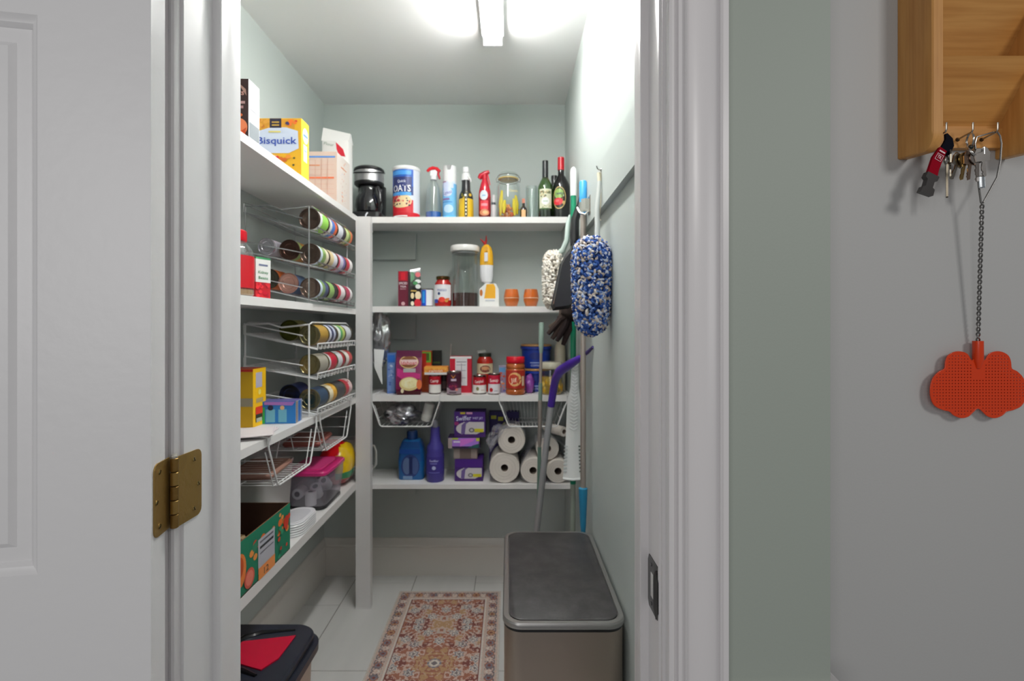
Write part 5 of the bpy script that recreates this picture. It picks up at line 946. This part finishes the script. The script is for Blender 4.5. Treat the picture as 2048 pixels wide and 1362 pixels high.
# rug
RX0, RX1, RY0, RY1 = -.594, -.044, 1.55, 2.717
t = thing('rug', 'faded rust and ivory oriental rug on the pale floor tiles', 'rug', (0, 0, 0))
def rug():
    nx, ny = 128, 270; w_, l_ = RX1-RX0, RY1-RY0
    def h2(a, b_): return noise.noise(Vector((a, b_, 3.3)))
    Cc = dict(iv=(216, 208, 200), rust=(166, 112, 94), gold=(188, 152, 116), pink=(206, 180, 168), wine=(130, 82, 76), blue=(132, 132, 142), slate=(122, 112, 116), grey=(194, 184, 176))
    b = MB(); vs = []
    for j in range(ny+1):
        for i in range(nx+1): vs.append((RX0+w_*i/nx, RY0+l_*j/ny, .007+.0006*((i*7+j*13) % 3)))
    fs = []; cs = []
    bw = .072; yc = (RY0+RY1)/2-.0
    for j in range(ny):
        for i in range(nx):
            x = w_*(i+.5)/nx; y = l_*(j+.5)/ny
            dx = min(x, w_-x); dy = min(y, l_-y); e = min(dx, dy); u = abs(x-w_/2); v = abs(((y-l_/2+.28) % .56)-.28)
            if e < .008: c = Cc['iv'] if (i+j) % 2 else Cc['grey']
            elif e < bw:      # border with repeated rosettes
                s = (y if dx < dy else x); ph = abs((s % .076)-.038); q = e-.040; rr_ = math.hypot(ph, q)
                if rr_ < .008: c = Cc['wine']
                elif rr_ < .014: c = Cc['gold'] if h2(s*14, 1) > 0 else Cc['blue']
                elif rr_ < .020: c = Cc['slate'] if h2(s*9, 5) > .1 else Cc['rust']
                elif abs(q) > .022: c = Cc['grey'] if h2(ph*120, q*120) > 0 else Cc['pink']
                else: c = [Cc['iv'], Cc['pink'], Cc['slate'], Cc['iv']][int((h2(ph*95, q*95)+1)*2) % 4]
            elif e < bw+.010: c = Cc['iv']
            elif e < bw+.014: c = Cc['wine']
            else:
                n1 = h2(u*16, v*16+9); n2 = h2(u*75, v*75); n3 = h2(u*40+7, v*40)
                r1 = math.hypot(u, v*1.0)
                if r1 < .012: c = Cc['slate']
                elif r1 < .022: c = Cc['iv']
                elif r1 < .030: c = Cc['blue']
                elif r1+.02*math.cos(8*math.atan2(v, u+1e-6)) < .095: c = Cc['gold'] if n2 > -.12 else Cc['rust']
                elif r1+.03*math.cos(6*math.atan2(v, u+1e-6)) < .15: c = Cc['rust'] if n2 > -.1 else Cc['pink']
                elif n1 > .18: c = Cc['wine'] if n2 > -.18 else Cc['pink']
                elif n1 < -.22: c = Cc['gold'] if n2 > -.1 else Cc['pink']
                else: c = Cc['rust'] if n2 > -.08 else Cc['pink'] if n2 > -.28 else Cc['grey']
                for (cu, cv) in ((.10, .06), (.155, .165), (.06, .215), (.175, .03), (.0, .155), (.115, .255), (.11, .13)):
                    rr_ = math.hypot(u-cu, v-cv)+.004*math.cos(6*math.atan2(v-cv, u-cu))
                    if rr_ < .007: c = Cc['slate']
                    elif rr_ < .014: c = Cc['iv']
                    elif rr_ < .020: c = Cc['blue']
                    elif rr_ < .026 and n2 > 0: c = Cc['iv']
                if abs(n3) < .035: c = Cc['pink']
            k = 1+.08*h2(x*220, y*220)
            c = tuple(int(min(255, q_*k)) for q_ in c)
            a = j*(nx+1)+i; fs.append((a, a+1, a+nx+2, a+nx+1)); cs.append(c)
    b.add(vs, fs, cs); b.obj('pile', 'cloth', t, sharp=180)
    MB().box(RX0, RX1, RY0, RY1, .0006, .0068, (170, 156, 144)).obj('backing', 'matte', t)
rug()

# ================================================================== KEY RACK, KEYS AND FLY SWATTER ON THE GREY WALL
GY = .93
t = thing('key_rack', 'oak letter rack with slanted pockets and key hooks on the grey wall', 'rack', (.72255, GY, 1.745))
def at0(m_): return Matrix.Translation((-.72255, -GY, -1.745)) @ m_
M0 = Matrix.Translation((-.72255, -GY, -1.745))
# side panel outline in (y,z): flat bottom rising to a rounded front corner
def side_poly(zt=2.10, inset=0):
    yf, yb_, z0 = .853+inset, GY-.0005, 1.752; o_ = [(yb_, z0), (yb_, zt), (yf, zt)]
    for i in range(9):
        a = PI+PI/2*i/8; o_.append((yf+.022+.022*math.cos(a), z0-.006+.030+.030*math.sin(a)))
    return o_
def side(name, x0, x1, b=.0022):
    m_ = MB(M0); rings = []
    for x, ins in ((x0, b), (x0+b, 0), (x1-b, 0), (x1, b)):
        rings.append([(x, y+(ins if y < GY-.01 else 0), z+(ins if z < 1.80 else 0)) for y, z in side_poly()])
    m_.loft(rings, (200, 150, 90)); return m_.obj(name, 'oak', t, sharp=40)
side('side_panel', .7226, .7426); side('side_panel', .904, .924)
def board(name, zb_, zt_, yt=.8585, th=.007):
    dy = GY-.004-yt; dz = zt_-zb_; n_ = Vector((0, dz, dy)).normalized()*th    # board leans forward
    m_ = MB(M0); a0 = (GY-.004, zb_); a1 = (yt, zt_)
    m_.prism([a0, (a0[0]+n_.y*.3, a0[1]+n_.z), (a1[0]+n_.y, a1[1]+n_.z*0+.002), a1][::-1], 'x', .7427, .9039, (200, 150, 90)); return m_.obj(name, 'oak_sideways', t)
board('pocket_board', 1.805, 1.9065); board('pocket_board', 1.905, 2.007); board('pocket_board', 2.006, 2.095)
MB(M0).box(.7427, .9039, GY-.014, GY-.0005, 1.769, 1.8045, (200, 150, 90)).obj('hook_rail', 'oak_sideways', t)
MB(M0).box(.7427, .9039, GY-.008, GY-.0005, 1.8046, 2.095, (190, 140, 84)).obj('back_board', 'oak_sideways', t)
HX = [.7745, .8215, .8655]; hz = 1.787
for x in HX:
    m_ = MB(M0); m_.tube([(x, GY-.014, hz-.003), (x, GY-.030, hz-.001), (x, GY-.0425, hz), (x, GY-.0445, hz+.004), (x, GY-.0445, hz+.016)], .0016, (170, 166, 158), 8); m_.lathe([(.0, 0), (.0, 0)], (1, 1, 1), 3) if False else None
    h_ = m_.obj('hook', 'metal', t)
    MB(M0 @ Matrix.Translation((x, GY-.0138, hz-.003)) @ Matrix.Rotation(PI/2, 4, 'X')).lathe([(.004, 0), (.0032, .0018), (0, .002)], (90, 70, 50), 12).obj('hook_screw', 'metal', h_)
def key(t_, M, bow=(150, 142, 130), n=0, L=.030, name='key', head='round'):
    """key hanging down from its hole at the local origin, flat in local x-z"""
    th = .0011; m_ = MB(M)
    if head == 'round': hp_ = [(.0125*math.cos(2*PI*i/16), -.009+.0115*math.sin(2*PI*i/16)) for i in range(16)]
    else: hp_ = [(-.011, -.020), (-.013, -.006), (-.009, .003), (.009, .003), (.013, -.006), (.011, -.020)]
    hole = [(.0025*math.cos(2*PI*i/len(hp_)+(0 if head == 'round' else PI*1.25)), -.001+.0025*math.sin(2*PI*i/len(hp_)+(0 if head == 'round' else PI*1.25))) for i in range(len(hp_))]
    nn = len(hp_)
    vs = [(x, s*th, z) for s in (-1, 1) for x, z in hp_]+[(x, s*th, z) for s in (-1, 1) for x, z in hole]
    fs = []
    for i in range(nn):
        j = (i+1) % nn
        fs += [(i, j, 2*nn+j, 2*nn+i), (nn+j, nn+i, 3*nn+i, 3*nn+j), (j, i, nn+i, nn+j), (2*nn+i, 2*nn+j, 3*nn+j, 3*nn+i)]
    m_.add(vs, fs, bow)
    rr = random.Random(n); bl = [(-.0035, -.019)]; z = -.022
    while z > -.019-L: bl.append((-.0035+rr.choice([0, .0012, .002, .0006]), z)); z -= .0028
    bl += [(-.001, -.022-L), (.003, -.020-L), (.0035, -.019)]
    m_.prism(bl[::-1], 'y', -th*.9, th*.9, bow)
    return m_.obj(name, 'metal', t_, sharp=30)
def ring(t_, c, r, rot, col=(190, 188, 184), tr=.0011, name='split_ring', coils=2):
    M = Matrix.Translation(c) @ rot; m_ = MB(M)
    m_.tube([(r*math.cos(a), r*math.sin(a), .0011*(a/(2*PI))) for a in [i*2*PI/20 for i in range(20*coils+1)]], tr, col, 6); return m_.obj(name, 'metal', t_, sharp=60)
R3 = lambda x=0, y=0, z=0: Matrix.Rotation(z, 4, 'Z') @ Matrix.Rotation(y, 4, 'Y') @ Matrix.Rotation(x, 4, 'X')
ky = GY-.040
# silver bunch on the middle hook
t2 = thing('key_bunch', 'bunch of silver house keys on the middle hook', 'keys', (HX[1], ky+.002, hz-.004))
ring(t2, (0, 0, -.0095), .0125, R3(PI/2, .0, 1.2))
ring(t2, (.001, -.001, -.031), .0115, R3(PI/2-.7, .6, .2), (200, 198, 194), .0013)
MB().ball((.002, -.001, -.021), (.0042, .004, .0045), (34, 44, 44), 12, 8).obj('clasp', 'gloss', t2)
for i, (dx, dz, ry, c_, yy) in enumerate(((-.016, -.036, .42, (150, 144, 134), .004), (-.008, -.034, .20, (168, 140, 90), .001), (-.002, -.034, .10, (156, 132, 116), -.002), (.006, -.033, -.02, (160, 152, 146), -.005), (.012, -.030, -.10, (150, 146, 142), -.008))):
    key(t2, Matrix.Translation((dx, yy-.002, dz)) @ R3(0, ry, .25-.08*i), c_, i+3, .026 if i != 3 else .030, head='round' if i % 2 else 'square')
b = MB(Matrix.Translation((.013, -.009, -.085)) @ R3(0, -.06, 0)); b.rbox(.0105, .004, -.012, .010, (206, 212, 216), .003, .002, 3); b.obj('nail_clipper_tip', 'metal', t2)
b = MB(Matrix.Translation((.017, -.010, -.03))); b.rbox(.006, .003, -.008, .006, (226, 226, 226), .002, .001, 2); b.obj('ring_tab', 'metal', t2)
# red and black tag with a key on the first hook
t3 = thing('key_tag', 'red and black strap key tag with two grey keys on the left hook', 'key tag', (HX[0], ky+.002, hz-.003))
def strap(pts, ws, col, name, th=.0022, fin='plastic', par=t3):
    m_ = MB(); rings = []
    for i, p in enumerate(pts):
        p = Vector(p); tg = (Vector(pts[min(i+1, len(pts)-1)])-Vector(pts[max(i-1, 0)])).normalized(); sd_ = tg.cross(Vector((0, 1, 0))).normalized()*ws[i]
        rings.append([tuple(p-sd_-Vector((0, th, 0))), tuple(p+sd_-Vector((0, th, 0))), tuple(p+sd_+Vector((0, th, 0))), tuple(p-sd_+Vector((0, th, 0)))])
    m_.loft(rings, col); return m_.obj(name, fin, par)
strap([(.001, -.004, .0), (.004, -.006, -.010), (.003, -.007, -.020), (-.004, -.008, -.032), (-.010, -.009, -.038)], [.0015, .006, .009, .010, .008], (18, 20, 30), 'black_loop', .0022, 'cloth')
strap([(-.010, -.010, -.030), (-.022, -.012, -.048), (-.029, -.013, -.066), (-.033, -.013, -.080)], [.007, .009, .0085, .0095], (150, 12, 34), 'red_strap', .0026, 'cloth')
strap([(-.032, -.0135, -.076), (-.036, -.0135, -.084), (-.0365, -.0135, -.086), (-.040, -.0135, -.098), (-.0405, -.0135, -.1), (-.044, -.0135, -.110)], [.011, .011, .0065, .0065, .0105, .0115], (46, 42, 40), 'black_buckle', .005)
art(t3, [(plane((-.0205, -.0150, -.0455), Vector((.86, 0, -.5)), Vector((.5, 0, .86))), [('r', -.006, -.006, .006, -.0052, (226, 200, 206)), ('r', -.006, .0052, .006, .006, (226, 200, 206)), ('r', -.006, -.006, -.0052, .006, (226, 200, 206)), ('r', .0052, -.006, .006, .006, (226, 200, 206)), ('t', 'TK', 0, 0, .006, .008, 0, (236, 214, 218)), ('r', -.006, .009, .005, .0115, (226, 206, 210))])], 'white_mark')
ring(t3, (-.004, -.010, -.050), .008, R3(PI/2, .3, .5), (150, 146, 138), .001)
key(t3, Matrix.Translation((.003, -.011, -.036)) @ R3(0, .02, .9), (134, 126, 112), 1, .024, head='square')
m_ = MB(Matrix.Translation((-.004, -.012, -.058)) @ R3(0, .02, 1.0)); m_.prism([(-.005, 0), (.005, 0), (.004, -.018), (.0022, -.022), (.0022, -.056), (.0, -.058), (-.0022, -.056), (-.0022, -.022), (-.004, -.018)], 'y', -.0015, .0015, (112, 104, 90)); m_.obj('long_key', 'metal', t3)
# fly swatter
t4 = thing('fly_swatter', 'orange butterfly shaped fly swatter hanging on twisted wire from right hook', 'fly swatter', (HX[2], ky+.004, hz))
WG_ = (150, 148, 146); x1, z1 = -.004, -.118*0
sy = -.004; syb = .020; DPD = .910
zt = ZZ(405, .89)-hz; zb2 = ZZ(682, .91)-hz; xb2 = X(1960, .91)-HX[2]; xt2 = X(1964, .89)-HX[2]
m_ = MB(); lp = [(xt2-.002, sy, zt), (xt2-.006, sy, zt+.03), (X(1953, .89)-HX[2], sy, -.045), (X(1950, .89)-HX[2], sy, -.020), (X(1953, .89)-HX[2], sy, -.008), (-.004, sy, .0005), (.004, sy, .0005), (.0085, sy, -.006), (.011, sy, -.020), (.009, sy, -.050), (.003, sy, -.08), (xt2+.002, sy, zt)]
m_.tube(lp, .0015, WG_, 8); m_.obj('wire_loop', 'metal', t4)
for ph in (0, PI):
    m_ = MB(); n_ = 150; m_.tube([(xt2+(xb2-xt2)*i/n_+.0022*math.cos(ph+i/n_*26*PI), sy+(syb-sy)*i/n_+.0022*math.sin(ph+i/n_*26*PI), zt+(zb2-zt)*i/n_) for i in range(n_+1)], .0014, WG_, 6); m_.obj('twisted_wire', 'metal', t4)
OR = (222, 62, 10)
MB().tube([(xb2, syb, zb2+.0), (xb2, syb, zb2-.035), (xb2, syb, zb2-.050)], [.0082, .0084, .004], OR, 14).obj('socket', 'plastic', t4)
def paddle():
    zz = lambda py: ZZ(py, .91)-hz; xx = lambda px: X(px, .91)-HX[2]
    half = [(1960, 714), (1947, 722), (1938, 709), (1925, 704), (1912, 705), (1900, 712), (1895, 724), (1893, 738), (1882, 744), (1870, 757), (1864.5, 776), (1866, 797), (1874, 812), (1890, 820), (1903, 823), (1912, 831), (1926, 836), (1940, 833), (1950, 824), (1957, 818)]
    full = half+[(3920-x, y) for x, y in half[1:]][::-1]
    P2 = [(xx(x), zz(y)) for x, y in full]
    S2 = []
    n_ = len(P2)
    for i in range(n_):
        p0, p1, p2, p3 = [Vector(P2[(i+k) % n_]) for k in (-1, 0, 1, 2)]
        for k in range(3):
            q = k/3; S2.append(tuple(.5*((2*p1)+(p2-p0)*q+(2*p0-5*p1+4*p2-p3)*q*q+(3*p1-p0-3*p2+p3)*q**3)))
    def inside(x, z, mgn):
        c_ = False; md = 9
        for i in range(len(S2)):
            (xa, za), (xb_, zb_) = S2[i-1], S2[i]
            if (za > z) != (zb_ > z) and x < (xb_-xa)*(z-za)/(zb_-za)+xa: c_ = not c_
            e = Vector((xb_-xa, zb_-za)); q = max(0, min(1, ((x-xa)*e.x+(z-za)*e.y)/max(e.length_squared, 1e-12))); md = min(md, math.hypot(xa+e.x*q-x, za+e.y*q-z))
        return c_ and md > mgn
    cu = bpy.data.curves.new('paddle', 'CURVE'); cu.dimensions = '2D'; cu.fill_mode = 'BOTH'; cu.extrude = .0009; cu.resolution_u = 1
    def spl(pts):
        s_ = cu.splines.new('POLY'); s_.points.add(len(pts)-1); s_.use_cyclic_u = True
        for p_, (a, b_) in zip(s_.points, pts): p_.co = (a, b_, 0, 1)
    spl(S2); pit = .0056; cx_ = xx(1960)
    for i in range(-17, 18):
        for j in range(0, 24):
            x, z = cx_+(i+.5)*pit, zz(706)-j*pit
            if abs(x-cx_) < .010 and z > zz(758): continue
            if inside(x, z, .0040): spl([(x+.0013*math.cos(a*PI/3), z+.0013*math.sin(a*PI/3)) for a in range(6)][::-1])
    o_ = bpy.data.objects.new('paddle', cu); C.objects.link(o_); bpy.context.view_layer.update()
    ev = o_.evaluated_get(bpy.context.evaluated_depsgraph_get()); me = ev.to_mesh()
    b = MB(); b.add([(v.co.x, syb-v.co.z, v.co.y) for v in me.vertices], [tuple(p.vertices) for p in me.polygons], OR); ev.to_mesh_clear()
    bpy.data.objects.remove(o_); bpy.data.curves.remove(cu)
    b.obj('perforated_paddle', 'plastic', t4, sharp=30)
    MB().tube([(*(lambda p_: (p_[0], syb, p_[1]))(p),) for p in S2], .0012, OR, 5, True).obj('rim_bead', 'plastic', t4, sharp=180)
paddle()
